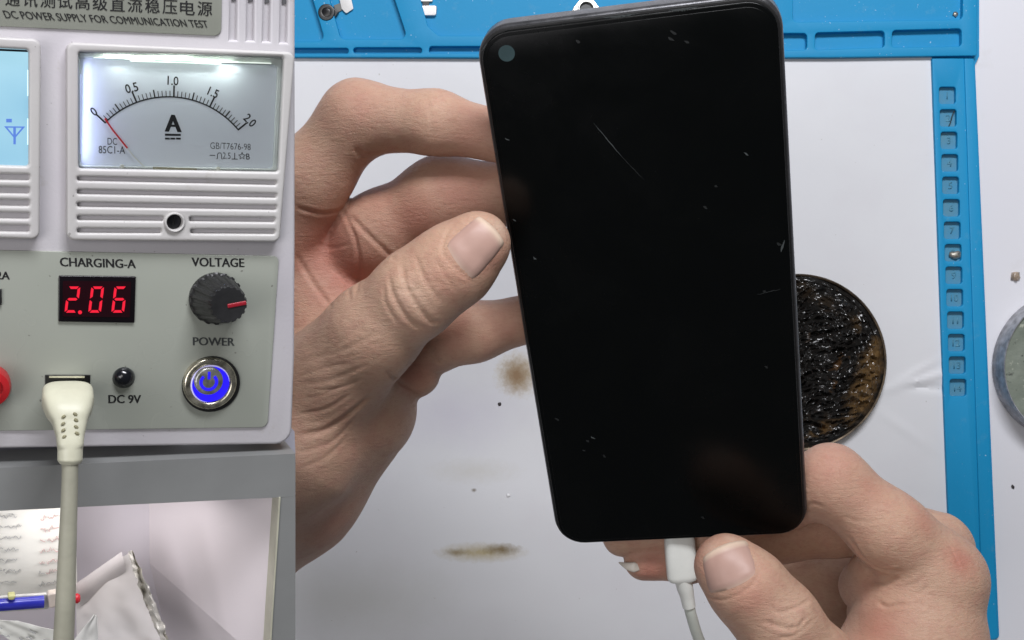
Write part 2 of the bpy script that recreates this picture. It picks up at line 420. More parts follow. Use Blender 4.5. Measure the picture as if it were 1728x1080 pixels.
# ------------------------------------------------------------------ small bits
def chip(name, px, py, z, rpx, mat, label, cat, stretch=1.6, rot=0.5, seed=0, tall=0.5):
    k = 0.497/FPX; bm = bmesh.new(); bmesh.ops.create_icosphere(bm, subdivisions=2, radius=rpx*k)
    for v in bm.verts:
        f = 1+0.45*mn.noise(v.co*(1.6/(rpx*k))+Vector((seed, 0, 0))); v.co = Vector((v.co.x*stretch*f, v.co.y*f, max(v.co.z*tall*f, -rpx*k*0.15)))
    m = bpy.data.meshes.new('m'); bm.to_mesh(m); bm.free()
    o = finish(name, m, mat, smooth=100); p = at(px, py, CAMZ-z); o.location = (p.x, p.y, z+rpx*k*0.15); o.rotation_euler.z = rot
    return tag(o, label, cat)
solder = plain('bright_solder', (0.40, 0.38, 0.33), 0.4, 0.7, var=0.3, vs=500)
amber = plain('amber_rosin', (0.42, 0.33, 0.25), 0.15, 0.0, var=0.3, vs=400, coat=0.5)
dark = plain('dark_crumb', (0.06, 0.05, 0.05), 0.6, var=0.3)
chip('solder_scrap', 1612, 431, 0.0016, 7, solder, 'jagged silver scrap lying in a small pocket of the blue mat', 'scrap', 1.8, 0.1, 1, .6)
chip('rosin_bead', 1713, 466, 0.0002, 9, amber, 'pale amber bead on the white desk above the grey tin', 'bead', 0.85, 0.3, 5, .7)
chip('dark_crumb', 843, 682, 0.0017, 3.4, dark, 'small dark round crumb on the paper left of the phone', 'crumb', 1.0, 0, 3)
chip('dark_crumb', 1709, 821, 0.0002, 3.6, dark, 'tiny dark flake on the desk right of the blue strip', 'crumb', .6, .5, 7)
chip('white_crumb', 858, 836, 0.0017, 3.2, plain('white_crumb', (0.85, 0.85, 0.85), 0.3), 'tiny white grain on the paper left of the phone', 'crumb', 1.2, 0, 9)
chip('metal_flake', 1612, 24, 0.0014, 4.5, solder, 'tiny grey flake in the corner of the top right tray', 'flake', 1, 0, 11)
hr = plain('dark_hair', (0.02, 0.03, 0.03), 0.5)
o = finish('stray_hair', sweep(catmull([Vector((*FL.l2(1601, 214, .002), .0018)), Vector((*FL.l2(1604, 206, .002), .0022)), Vector((*FL.l2(1606, 196, .002), .0026)), Vector((*FL.l2(1609, 188, .002), .003))], 6), [0.00022]*19, 8), hr)
tag(o, 'short dark fibre lying across the second small pocket', 'fibre')
# camera module, bracket, ring
blk = plain('black_module', (0.02, 0.022, 0.022), 0.35, spec=0.6)
metal = plain('plated_metal', (0.72, 0.71, 0.68), 0.3, 0.85, var=0.15, vs=300)
cm = empty('camera_module', at(551, 22, 0.4975)); tag(cm, 'tiny black camera module with flex tail in the upper left tray', 'camera module')
cmz = cm.location.z
def cpl(name, pts, z0, z1, mat, par, bev=0.0, r=0.0, holes=()):
    q = roundpoly([(FL.l2(*p, 0.003)[0]-par.location.x, FL.l2(*p, 0.003)[1]-par.location.y) for p in pts], r)
    return plate(name, q, z0-par.location.z, z1-par.location.z, mat, par, holes, bev)
cpl('housing', [(535, 24), (551, 5), (572, 20), (555, 43)], 0.0014, 0.0034, blk, cm, .0002, .0005)
c0 = (FL.l2(551, 21, .004)[0]-cm.location.x, FL.l2(551, 21, .004)[1]-cm.location.y)
k = 0.496/FPX
plate('barrel', circ(c0, 14*k), 0.0034-cmz, 0.0047-cmz, blk, cm, [circ(c0, 7*k)], .0003)
plate('lens', circ(c0, 7.6*k), 0.0034-cmz, 0.0044-cmz, plain('lens_glass', (0.006, 0.006, 0.008), 0.25), cm, bev=.0002)
cpl('flex_tail', [(562, 8), (573, 4), (580, 14), (568, 20)], 0.0015, 0.0019, plain('flex_grey', (0.16, 0.16, 0.15), 0.4), cm)
cpl('stiffener', [(568, -22), (586, -30), (596, 14), (584, 22), (576, 14)], 0.0020, 0.0024, plain('stiffener_white', (0.75, 0.74, 0.72), 0.35), cm, .0001, .0006)
br = empty('metal_bracket', at(717, 14, 0.4975)); tag(br, 'small white metal bracket lying in the upper tray above the phone', 'bracket')
cpl('plate', [(699, 9), (737, 9), (736, 26), (700, 26)], 0.0014, 0.0030, plain('bracket_white', (0.74, 0.72, 0.72), 0.3, 0.3), br, .0003, .0008)
cpl('plate', [(708, -8), (730, -8), (730, 2), (708, 2)], 0.0014, 0.0024, metal, br, .0002, .0004)
cpl('strap', [(713, 1), (724, 1), (724, 9.5), (713, 9.5)], 0.0015, 0.0020, blk, br)
rg = empty('camera_ring', at(990, 12, 0.4975)); tag(rg, 'silver lens ring half hidden behind the top edge of the phone', 'lens ring')
c1 = (FL.l2(990, 14, .004)[0]-rg.location.x, FL.l2(990, 14, .004)[1]-rg.location.y); rz = rg.location.z
plate('flange', roundpoly([(c1[0]-33*k, c1[1]-12*k), (c1[0]+33*k, c1[1]-12*k), (c1[0]+12*k, c1[1]+17*k), (c1[0]-12*k, c1[1]+17*k)], 9*k), 0.0014-rz, 0.0024-rz, metal, rg, [circ(c1, 13*k)], .0003)
plate('bezel', circ(c1, 15*k), 0.0024-rz, 0.0036-rz, metal, rg, [circ(c1, 11*k)], .0003)
plate('window', circ(c1, 11*k), 0.0014-rz, 0.0022-rz, blk, rg)

# ================================================================== PHONE
def rot3(a, b, g): return (Matrix.Rotation(g, 3, 'Z') @ Matrix.Rotation(b, 3, 'Y') @ Matrix.Rotation(a, 3, 'X'))
PM = rot3(0.46800545, -0.17556864, 0.07899495)
PP = Vector((0.03964148, 0.00398474, CAMZ-0.33411215))
PF = Frame(PP, PM)
phone = empty('smartphone', PP, PM); tag(phone, 'black smartphone with blank screen, scratched protector and chipped top edge, held up', 'smartphone')
GW, GL = 0.074/2, 0.1605/2
def rrect(w, h, r, n=8): return roundpoly([(-w, -h), (w, -h), (w, h), (-w, h)], r, n)
def glass_mat():
    t = NT('phone_glass'); sm = t.ramp(t.noise(38, 4, 0.6, dist=0.4), [(0.4, (0.2,)*3), (0.75, (0.36,)*3)])
    return t.set(base=(0.0018, 0.0022, 0.0022), rough=sm, spec=0.22)
fm = plain('phone_frame', (0.085, 0.085, 0.09), 0.30, 0.5, var=0.2, vs=200)
plate('frame', rrect(GW+.0013, GL+.0013, .0088), -.0080, -.0016, fm, phone, bev=.0016, res=4)
plate('back_cover', rrect(GW-.0006, GL-.0006, .0080), -.0084, -.0079, fm, phone)
plate('screen_gasket', rrect(GW+.0006, GL+.0006, .0082), -.0017, -.0009, plain('gasket_black', (0.006, 0.006, 0.006), 0.6), phone, bev=.0002)
plate('screen', rrect(GW, GL, .0078), -.0010, 0.0, glass_mat(), phone, bev=.0004, res=3)
plate('screen_protector', rrect(GW-.0011, GL-.0012, .0066), 0.00003, 0.00030, glass_mat(), phone, bev=.00013, res=2)
H1 = 0.00032
c = PF.l2(855, 90, H1)
plate('front_camera', circ(c, .0021), H1, H1+.00006, plain('camera_cover', (0.05, 0.085, 0.09), 0.25), phone)
wear = NT('protector_scratch'); wear.set(base=(0.07, 0.08, 0.08), rough=0.5); wear = wear.m
dim = NT('protector_scuff'); dim.set(base=(0.014, 0.016, 0.016), rough=0.5); dim = dim.m
def ribbon(name, pts, w, mat, h=H1+.00002, taper=True):
    P = [PF.loc(x, y, h) for x, y in pts]; vs, fs = [], []
    for i, p in enumerate(P):
        t = (P[min(i+1, len(P)-1)]-P[max(i-1, 0)]).normalized(); n = Vector((-t.y, t.x, 0))
        ww = w*(math.sin(math.pi*(i+0.35)/(len(P)-.3)) if taper else 1)*random.uniform(.6, 1.3)/2
        vs += [p+n*ww, p-n*ww]
    for i in range(len(P)-1): fs.append((2*i, 2*i+1, 2*i+3, 2*i+2))
    mm = bpy.data.meshes.new('m'); mm.from_pydata(vs, [], fs); mm.update()
    bm = bmesh.new(); bm.from_mesh(mm); r = bmesh.ops.extrude_face_region(bm, geom=bm.faces[:])
    bmesh.ops.translate(bm, verts=[g for g in r['geom'] if isinstance(g, bmesh.types.BMVert)], vec=(0, 0, .00003))
    bmesh.ops.recalc_face_normals(bm, faces=bm.faces); bm.to_mesh(mm); bm.free()
    return finish(name, mm, mat, phone, smooth=0)
def line(a, b, n=14, j=0.6): return [(a[0]+(b[0]-a[0])*i/n+random.uniform(-j, j), a[1]+(b[1]-a[1])*i/n+random.uniform(-j, j)) for i in range(n+1)]
ribbon('scratch', line((1002, 208), (1052, 268), j=.3), .00018, wear)
ribbon('scratch', line((1048, 263), (1088, 305), j=.3), .00016, dim)
def chips(pts_top, amp, mat):
    P = [PF.loc(x, y, H1+.00001) for x, y in pts_top]; vs, fs = [], []
    for i, p in enumerate(P):
        d = amp*random.uniform(.25, 1.2)*math.sin(math.pi*(i+.4)/(len(P)-.2)); vs += [p, p-Vector((0, d, 0)), p+Vector((0, 0, .00008)), p+Vector((0, -d*.8, .00006))]
    for i in range(len(P)-1):
        a, b = 4*i, 4*i+4
        fs += [(a, a+1, b+1, b), (a+2, b+2, b+3, a+3), (a+1, a+3, b+3, b+1), (a, b, b+2, a+2)]
    mm = bpy.data.meshes.new('m'); mm.from_pydata(vs, [], fs); mm.update(); finish('chipped_edge', mm, mat, phone, smooth=0)
chips(line((1012, 30), (1080, 22), 26, .4), .0006, wear); chips(line((1128, 17), (1178, 11), 22, .4), .0008, wear)
chips(line((822, 72), (812, 86), 6, .5), .0004, wear)
chips(line((835, 50+9), (856, 50), 6, .5), .0004, dim)
for (x, y, s, mt) in ((1136, 55, 5, dim), (1132, 66, 5, dim), (1159, 71, 4, dim), (975, 70, 4, dim), (856, 235, 3, wear), (1259, 260, 3, wear), (868, 372, 2.6, wear), (902, 436, 3, wear),
                      (1208, 314, 2.5, dim), (1190, 350, 3, dim), (1001, 739, 4, wear), (992, 744, 3, dim), (1020, 770, 2.5, dim), (985, 760, 2.5, dim), (1186, 873, 2.5, dim), (1293, 620, 2.5, dim), (1315, 412, 3.5, dim), (1290, 492, 2.5, dim), (940, 708, 3, dim)):
    ribbon('speck', line((x-s, y-s*.6), (x+s, y+s*.6), 4, .8), .0004 if mt is wear else .0006, mt)
ribbon('scratch', line((1278, 497), (1318, 488), 10, 1), .0003, dim); ribbon('scratch', line((1318, 425), (1324, 405), 5, .5), .0005, wear)

# ================================================================== HANDS
class Hand:
    def __init__(s): s.parts = []; s.core = None
    def chain(s, pts, k=0.003, root=0.006, kb=0.0012, rr=0.016):
        P = [(np.array(at(x, y, D)), r*D/FPX) for x, y, D, r in pts]
        s.parts.append((P, k, root, kb, rr))
    def sdf(s, X):
        acc = np.full(len(X), 1.0, np.float32)
        for P, k, root, kb, rr in s.parts:
            pts = np.array([p for p, _ in P]); rm = max(r for _, r in P)+0.016
            lo, hi = pts.min(0)-rm, pts.max(0)+rm
            idx = np.nonzero(((X > lo) & (X < hi)).all(1))[0]
            if len(idx) == 0: continue
            Y = X[idx]; d = None
            segs = list(zip(P[:-1], P[1:])) if len(P) > 1 else [(P[0], P[0])]
            for (a, ra), (b, rb) in segs:
                ba = b-a; L = float(ba @ ba) or 1e-12
                t = np.clip(((Y-a) @ ba)/L, 0, 1)
                dd = np.linalg.norm(Y-a-t[:, None]*ba, axis=1)-(ra+(rb-ra)*t)
                d = dd if d is None else smin(d, dd, k)
            kk = kb+root*np.exp(-(np.linalg.norm(Y-P[0][0], axis=1)/rr)**2)
            acc[idx] = smin(acc[idx], d, kk)
        return acc
    def trace(s, px, py, D0=0.25, D1=0.45):
        """first surface point of the hand below pixel (px, py)"""
        D = D0
        for _ in range(200):
            p = np.array(at(px, py, D)); v = float(s.sdf(p[None])[0])
            if v < 0.00005: return Vector(p)
            D += max(min(v*0.8, 0.004), 0.0001)
            if D > D1: return None
        return Vector(p)
    def normal(s, p):
        e = 0.0006; q = np.array(p); Q = np.array([q+e*np.array(d) for d in ((1, 0, 0), (-1, 0, 0), (0, 1, 0), (0, -1, 0), (0, 0, 1), (0, 0, -1))]); f = s.sdf(Q)
        return Vector((f[0]-f[1], f[2]-f[3], f[4]-f[5])).normalized()
def smin(a, b, k):
    h = np.maximum(k-np.abs(a-b), 0)/k
    return np.minimum(a, b)-h*h*k*0.25
def surface_nets(fn, lo, hi, h):
    n = np.ceil((hi-lo)/h).astype(int)+1
    ax = [lo[i]+h*np.arange(n[i]) for i in range(3)]
    F = np.empty(n, np.float32)
    for i in range(0, n[0], 8):                           # slabs
        g = np.stack(np.meshgrid(ax[0][i:i+8], ax[1], ax[2], indexing='ij'), -1)
        F[i:i+8] = fn(g.reshape(-1, 3)).reshape(g.shape[:3])
    ins = F < 0
    c = [ins[x:n[0]-1+x, y:n[1]-1+y, z:n[2]-1+z] for x in (0, 1) for y in (0, 1) for z in (0, 1)]
    su = sum(q.astype(np.int8) for q in c); act = (su > 0) & (su < 8)
    I = np.argwhere(act); idm = np.full(act.shape, -1, np.int32); idm[act] = np.arange(len(I))
    V = np.zeros((len(I), 3)); cnt = np.zeros(len(I))
    for d in range(3):
        e = np.eye(3, dtype=int)[d]; o = [k for k in range(3) if k != d]
        for u in (0, 1):
            for v in (0, 1):
                A = I.copy(); A[:, o[0]] += u; A[:, o[1]] += v; B = A+e
                fa, fb = F[tuple(A.T)], F[tuple(B.T)]; mk = (fa < 0) != (fb < 0)
                t = np.where(mk, fa/np.where(mk, fa-fb, 1), 0)
                V[mk] += (A+t[:, None]*e)[mk]; cnt += mk
    V = lo+h*V/cnt[:, None]
    quads = []
    for d in range(3):
        o = [(d+1) % 3, (d+2) % 3]; sl0 = [slice(None)]*3; sl1 = [slice(None)]*3; sl0[d] = slice(0, -1); sl1[d] = slice(1, None)
        ch = ins[tuple(sl0)] != ins[tuple(sl1)]; E = np.argwhere(ch)
        E = E[(E[:, o[0]] > 0) & (E[:, o[1]] > 0) & (E[:, o[0]] < n[o[0]]-1) & (E[:, o[1]] < n[o[1]]-1)]
        fl = ins[tuple(E.T)]
        def cell(a, b):
            Q = E.copy(); Q[:, o[0]] -= a; Q[:, o[1]] -= b; return idm[tuple(Q.T)]
        q = np.stack([cell(1, 1), cell(0, 1), cell(0, 0), cell(1, 0)], 1)
        q[~fl] = q[~fl][:, ::-1]; quads.append(q)
    return V, np.concatenate(quads)
def fine_c(t):
    mp = t.new('ShaderNodeMapping'); mp.inputs['Scale'].default_value = (1, 2.6, 1); mp.inputs['Rotation'].default_value = (0, 0, 0.3)
    t.link(t.coord(), mp.inputs[0]); return t.noise(520, 5, 0.7, vec=mp.outputs[0], dist=0.8)
def skin_material():
    t = NT('skin'); at_ = t.new('ShaderNodeAttribute', attribute_name='tint').outputs['Color']
    sep = t.new('ShaderNodeSeparateColor'); t.link(at_, sep.inputs[0])
    n1 = t.noise(55, 4, 0.6); n2 = t.noise(260, 3, 0.6)
    b = t.mix(n1, (0.49, 0.305, 0.210), (0.62, 0.400, 0.280))
    b = t.mix(t.ramp(n2, [(0.42, (0,)*3), (0.72, (0.55,)*3)]), b, (0.50, 0.255, 0.19))
    b = t.mix(t.ramp(t.noise(28, 3, .6), [(.45, (0,)*3), (.7, (.4,)*3)]), b, (.47, .29, .215))
    b = t.mix(sep.outputs[0], b, (0.47, 0.17, 0.125))
    b = t.mix(sep.outputs[1], b, (0.62, 0.45, 0.34))
    vo = t.new('ShaderNodeTexVoronoi', feature='DISTANCE_TO_EDGE'); vo.inputs['Scale'].default_value = 1500
    mp = t.new('ShaderNodeMapping'); mp.inputs['Scale'].default_value = (1, 1.7, 1); mp.inputs['Rotation'].default_value = (0, 0, 0.6)
    t.link(t.coord(), mp.inputs[0]); t.link(mp.outputs[0], vo.inputs['Vector'])
    b = t.mix(t.ramp(fine_c(t), [(.36, (.30,)*3), (.5, (0,)*3)]), b, (.38, .19, .13))
    cells_ = t.ramp(vo.outputs['Distance'], [(0.0, (0,)*3), (0.12, (1,)*3)])
    mp2 = t.new('ShaderNodeMapping'); mp2.inputs['Scale'].default_value = (1, 3.2, 1); mp2.inputs['Rotation'].default_value = (0, 0, -0.25)
    t.link(t.coord(), mp2.inputs[0]); fine = t.noise(330, 4, 0.65, vec=mp2.outputs[0], dist=0.6)
    nb = t.bump(t.noise(130, 4), 0.22, 0.0010); nb = t.bump(fine, 0.5, 0.0006, nb); nb = t.bump(cells_, 0.38, 0.00025, nb)
    m_ = t.set(base=b, rough=0.50, spec=0.38, sss=0.10, normal=nb)
    t.b.inputs['Subsurface Radius'].default_value = (1.0, 0.35, 0.2); t.b.inputs['Subsurface Scale'].default_value = 0.004
    return m_
SKIN = skin_material()
def nail_material():
    t = NT('fingernail'); b = t.mix(t.noise(160, 3), (0.43, 0.265, 0.215), (0.52, 0.335, 0.275))
    a_ = t.new('ShaderNodeAttribute', attribute_name='tint').outputs['Fac']
    b = t.mix(a_, b, (0.66, 0.50, 0.38))
    return t.set(base=b, rough=0.46, spec=0.4, normal=t.bump(t.noise(300, 3), 0.15, 0.0003))
NAIL = nail_material()
def build_hand(name, H, lo, hi, creases, reds, pales, nails, h=0.00062):
    lo, hi = np.array(lo), np.array(hi)
    V, Q = surface_nets(H.sdf, lo, hi, h)
    E = np.unique(np.sort(np.concatenate([Q[:, [0, 1]], Q[:, [1, 2]], Q[:, [2, 3]], Q[:, [3, 0]]]), 1), axis=0)
    deg = np.bincount(E.ravel(), minlength=len(V))[:, None].astype(float)
    for it in range(4):                                   # relax
        A = np.zeros_like(V)
        for d in range(3): A[:, d] = np.bincount(E[:, 0], V[E[:, 1], d], len(V))+np.bincount(E[:, 1], V[E[:, 0], d], len(V))
        V = V+(0.5 if it % 2 == 0 else -0.48)*(A/deg-V)
    N = np.zeros_like(V); fn = np.cross(V[Q[:, 2]]-V[Q[:, 0]], V[Q[:, 3]]-V[Q[:, 1]])
    for k_ in range(4):
        for d in range(3): N[:, d] += np.bincount(Q[:, k_], fn[:, d], len(V))
    N /= np.linalg.norm(N, axis=1)[:, None]+1e-12
    disp = np.zeros(len(V))
    for pts, wpx, dep in creases:                         # furrows laid along lines on the skin
        P = [H.trace(*p) for p in catm2(pts)]; P = [np.array(p) for p in P if p is not None]
        if len(P) < 2: continue
        w = wpx*0.24/FPX; P = np.array(P); near = np.nonzero(((V > P.min(0)-4*w) & (V < P.max(0)+4*w)).all(1))[0]
        if len(near) == 0: continue
        Y = V[near]; best = np.full(len(near), 1.0); tt = np.zeros(len(near)); n_ = len(P)-1
        for i in range(n_):
            if np.linalg.norm(P[i+1]-P[i]) > 0.006: continue
            ba = P[i+1]-P[i]; t = np.clip(((Y-P[i]) @ ba)/(ba @ ba+1e-15), 0, 1); d = np.linalg.norm(Y-P[i]-t[:, None]*ba, axis=1)
            mk = d < best; best = np.where(mk, d, best); tt = np.where(mk, (i+t)/n_, tt)
        fade = np.clip(np.minimum(tt, 1-tt)*6+0.15, 0, 1)
        x = best/w; disp[near] += -0.8*dep*fade*(np.exp(-x*x)-0.22*np.exp(-((x-2.1)/1.0)**2))
    # low relief of flesh
    lump = np.array([mn.noise(Vector(v)*95)*0.00022 + mn.noise(Vector(v)*300)*0.00006 for v in V])
    V2 = V+N*(disp+lump)[:, None]
    tint = np.zeros((len(V), 4)); tint[:, 3] = 1
    for ch, lst in ((0, reds), (1, pales)):
        for x, y, rpx, a in lst:
            p = H.trace(x, y)
            if p is None: continue
            r = rpx*0.33/FPX; tint[:, ch] = np.maximum(tint[:, ch], a*np.exp(-(np.linalg.norm(V-np.array(p), axis=1)/r)**2))
    ctr = (lo+hi)/2; V2 = V2-ctr
    m = bpy.data.meshes.new(name); m.from_pydata(V2.tolist(), [], Q.tolist()); m.update()
    at_ = m.color_attributes.new('tint', 'FLOAT_COLOR', 'POINT'); at_.data.foreach_set('color', tint.ravel())
    o = finish(name, m, SKIN, smooth=0); m.shade_smooth(); o.location = Vector(ctr)
    for (corner, bow, tipfrac, lift) in nails:            # corners: base left, base right, tip right, tip left (pixels)
        nu, nv = 15, 17; rows = []
        for j in range(nv):
            v = j/(nv-1)
            for i in range(nu):
                u = i/(nu-1); s = 2*u-1
                # rounded base and tip
                vv = v*(1+bow[1]*(1-s*s))-bow[0]*(1-s*s)*(1-v)
                wd = 1-0.10*(2*v-1)**4
                ue = 0.5+(u-0.5)*wd
                A = Vector(corner[0]).lerp(Vector(corner[1]), ue); B = Vector(corner[3]).lerp(Vector(corner[2]), ue)
                q = A+(B-A)*vv
                p = H.trace(q.x, q.y)
                rows.append((p, u, v))
        last = None; top = []
        for p, u, v in rows:
            if p is None: p = last
            last = p; top.append((p, u, v))
        cen = sum((p for p, _, _ in top), Vector())/len(top)
        nn = H.normal(top[(nv//2)*nu+nu//2][0])
        vs = []
        for p, u, v in top:
            n = (H.normal(p)+nn*0.8).normalized()
            e = min(1, min(u, 1-u)*7, (v)*7+0.0, (1-v)*9+0.5)
            vs.append(p+n*(lift*(0.1+0.9*e)+0.0002*(v > .9)) - Vector(ctr))
        nb_ = len(vs); vs += [p-nn*0.0006 for p in vs]
        fs = []
        for j in range(nv-1):
            for i in range(nu-1):
                a = j*nu+i; fs.append((a, a+1, a+nu+1, a+nu)); fs.append((nb_+a, nb_+a+nu, nb_+a+nu+1, nb_+a+1))
        ring = [i for i in range(nu)]+[j*nu+nu-1 for j in range(1, nv)]+[(nv-1)*nu+i for i in range(nu-2, -1, -1)]+[j*nu for j in range(nv-2, 0, -1)]
        for a, b in zip(ring, ring[1:]+ring[:1]): fs.append((a, nb_+a, nb_+b, b))
        nm = bpy.data.meshes.new('nail'); nm.from_pydata([tuple(v) for v in vs], [], fs); nm.update()
        bm = bmesh.new(); bm.from_mesh(nm); bmesh.ops.recalc_face_normals(bm, faces=bm.faces); bm.to_mesh(nm); bm.free()
        ca = nm.color_attributes.new('tint', 'FLOAT_COLOR', 'POINT')
        tv = []
        for k_ in range(2):
            for p, u, v in top:
                w = max(min(1, max(0, (v-tipfrac)/0.06)), 0.5*min(1, max(0, (0.10-v)/0.10)))
                tv += [w, w, w, 1]
        ca.data.foreach_set('color', tv)
        finish('nail', nm, NAIL, o, smooth=60)
    return o
def catm2(pts, n=7):
    return [(p.x, p.y) for p in catmull([Vector((x, y, 0)) for x, y in pts], n)]

# ---- left hand: thumb on the phone's left edge, fingers curled behind it
LH = Hand()
LH.chain([(600, 690, .362, 103), (482, 808, .372, 128), (380, 900, .385, 130)], k=.008)             # heel of the palm, little finger side
LH.chain([(540, 450, .372, 92), (560, 560, .372, 100), (480, 640, .378, 120)], k=.010, root=.006)  # palm
LH.chain([(600, 640, .352, 70), (500, 745, .352, 112), (400, 850, .36, 120)], k=.008, root=.006, kb=.004)       # ball of the thumb
LH.chain([(520, 680, .350, 108), (628, 562, .333, 77), (705, 492, .325, 70), (765, 448, .322, 66), (806, 412, .320, 56)], k=.005, root=.008, kb=.001, rr=.02)
LH.chain([(468, 425, .366, 76), (525, 300, .352, 64), (603, 200, .345, 60), (735, 207, .338, 49), (850, 232, .336, 44)], k=.005, root=.006)
LH.chain([(545, 475, .374, 66), (640, 394, .360, 66), (745, 334, .352, 65), (880, 326, .345, 52)], k=.006, root=.004, rr=.012)
LH.chain([(620, 540, .374, 62), (722, 572, .362, 56), (800, 560, .358, 46), (925, 530, .362, 40)], k=.005, root=.006)
LH.chain([(610, 610, .366, 60), (668, 625, .362, 52), (706, 632, .362, 36)], k=.004, root=.006)
lcre = [([(700, 430), (716, 470), (742, 510)], 5, .00035), ([(676, 440), (688, 490), (722, 538), (742, 545)], 6, .00055),
        ([(655, 460), (664, 500), (690, 540), (718, 556)], 6, .00050), ([(690, 470), (700, 486), (690, 510)], 4, .0003), ([(730, 430), (752, 466), (768, 490)], 4, .0002),
        ([(668, 488), (690, 492), (712, 484)], 4, .00025), ([(648, 480), (650, 510), (672, 548)], 5, .00025),
        ([(505, 735), (550, 725), (600, 690), (625, 668)], 7, .0007), ([(500, 700), (550, 690), (590, 665)], 5, .0003), ([(500, 765), (560, 745), (600, 705)], 5, .0003),
        ([(505, 650), (560, 640), (620, 615)], 5, .00022), ([(510, 610), (580, 590), (640, 560)], 5, .0002), ([(505, 675), (540, 668), (580, 650)], 4, .00022), ([(505, 790), (545, 775), (585, 740)], 5, .00025),
        ([(505, 635), (545, 622), (590, 612)], 4, .0002), ([(530, 660), (570, 655), (610, 640)], 4, .0002), ([(540, 600), (580, 575), (610, 545)], 4, .00016),
        ([(585, 360), (625, 400), (668, 440)], 6, .0006), ([(575, 350), (598, 400), (606, 450), (600, 500)], 6, .0005), ([(500, 430), (530, 480), (560, 520)], 6, .0006),
        ([(500, 350), (540, 360), (578, 356)], 6, .0005), ([(530, 412), (560, 418), (590, 412)], 4, .0003), ([(600, 250), (612, 262), (640, 256)], 6, .0005),
        ([(730, 590), (738, 605), (744, 614)], 4, .0006), ([(650, 625), (690, 655), (712, 668)], 5, .0007), ([(690, 610), (708, 622), (715, 640)], 4, .0004),
        ([(760, 380), (746, 420), (762, 446), (796, 476)], 3.5, .0004), ([(720, 165), (728, 205), (724, 240)], 4, .0002), ([(560, 450), (585, 480), (590, 510)], 5, .0003)]
lred = [(832, 430, 40, .35), (560, 420, 75, .8), (600, 460, 70, .85), (760, 470, 40, .25), (700, 630, 40, .55), (640, 330, 60, .35), (700, 370, 60, .55), (780, 330, 60, .45), (760, 560, 50, .35), (640, 830, 70, .35), (560, 890, 70, .35), (850, 560, 50, .3), (612, 170, 45, .25), (800, 215, 45, .35), (540, 380, 60, .35), (550, 490, 60, .4), (620, 740, 60, .2)]
lpale = [(690, 500, 35, .35), (845, 385, 18, .7), (640, 540, 50, .2), (560, 620, 60, .15)]
lnail = [([(752, 412), (800, 474), (852, 412), (806, 364)], (.06, .06), .86, .00055)]
lo = (at(470, 1000, .40).x, at(600, 985, .37).y, CAMZ-.415); hi = (at(935, 500, .37).x, at(600, 110, .36).y, CAMZ-.300)
lh = build_hand('hand', LH, lo, hi, lcre, lred, lpale, lnail)
tag(lh, 'left hand with its thumb on the left edge of the phone and fingers curled behind', 'hand')

# ---- right hand: thumb over the white plug, fingers bent behind the phone
RH = Hand()
RH.chain([(1558, 985, .372, 90), (1545, 1100, .372, 104), (1520, 1230, .37, 124)], k=.012)
RH.chain([(1560, 1000, .400, 78), (1430, 985, .418, 66), (1350, 975, .424, 54), (1290, 985, .424, 44)], k=.006)
RH.chain([(1540, 1090, .400, 84), (1420, 1065, .424, 78), (1350, 1040, .426, 62)], k=.006)
RH.chain([(1500, 1120, .372, 76), (1420, 1200, .365, 100), (1480, 1280, .37, 120)], k=.01, root=.008, kb=.003)
RH.chain([(1470, 1270, .36, 110), (1382, 1140, .352, 76), (1310, 1046, .346, 66), (1262, 992, .345, 62), (1226, 956, .346, 55)], k=.005, root=.008, rr=.02)
RH.chain([(1590, 970, .370, 70), (1500, 895, .366, 62), (1402, 812, .368, 58), (1330, 840, .378, 46), (1190, 890, .384, 40), (1050, 905, .386, 34)], k=.005, root=.008)
RH.chain([(1575, 930, .386, 68), (1480, 890, .392, 54), (1400, 893, .392, 44), (1250, 922, .388, 42), (1160, 942, .386, 38), (1086, 946, .386, 33)], k=.004, root=.008)
RH.chain([(1600, 985, .372, 55)], k=.004, root=.004, kb=.004)
RH.chain([(1570, 1000, .376, 60), (1490, 975, .378, 52), (1462, 990, .384, 46)], k=.004, root=.006)
RH.chain([(1565, 1070, .378, 60), (1480, 1040, .386, 50)], k=.004, root=.006)
rcre = [([(1432, 905), (1460, 945), (1490, 962), (1520, 962)], 6, .0008), ([(1466, 978), (1490, 985), (1520, 975)], 5, .0005), ([(1482, 1018), (1500, 1024), (1530, 1018)], 5, .0008),
        ([(1300, 1020), (1315, 1034), (1350, 1022), (1370, 1010)], 4, .0004), ([(1286, 1048), (1320, 1058), (1345, 1060), (1362, 1040)], 5, .0005), ([(1310, 1078), (1340, 1072), (1370, 1050)], 4, .0004), ([(1330, 1030), (1340, 1050), (1336, 1066)], 4, .0003),
        ([(1184, 996), (1202, 1010), (1232, 1010), (1268, 988), (1284, 958)], 3.5, .0004), ([(1525, 990), (1545, 985), (1560, 970)], 4, .0003), ([(1530, 1010), (1555, 1000), (1570, 985)], 4, .0002), ([(1400, 765), (1412, 785), (1404, 820)], 4, .0002),
        ([(1600, 915), (1612, 940), (1622, 960)], 4, .0003), ([(1390, 855), (1370, 850), (1358, 860)], 5, .0003), ([(1520, 1025), (1545, 1018), (1570, 1025)], 4, .0002), ([(1420, 870), (1450, 880), (1490, 878)], 4, .00015)]
rred = [(1620, 945, 30, .75), (1560, 880, 30, .45), (1400, 780, 60, .35), (1470, 830, 40, .3), (1270, 1010, 40, .4), (1100, 960, 40, .7), (1180, 925, 60, .4), (1480, 1060, 50, .5), (1460, 1000, 30, .3)]
rpale = [(1200, 925, 20, .5), (1330, 1040, 40, .25), (1232, 908, 14, .5), (1560, 1000, 60, .15)]
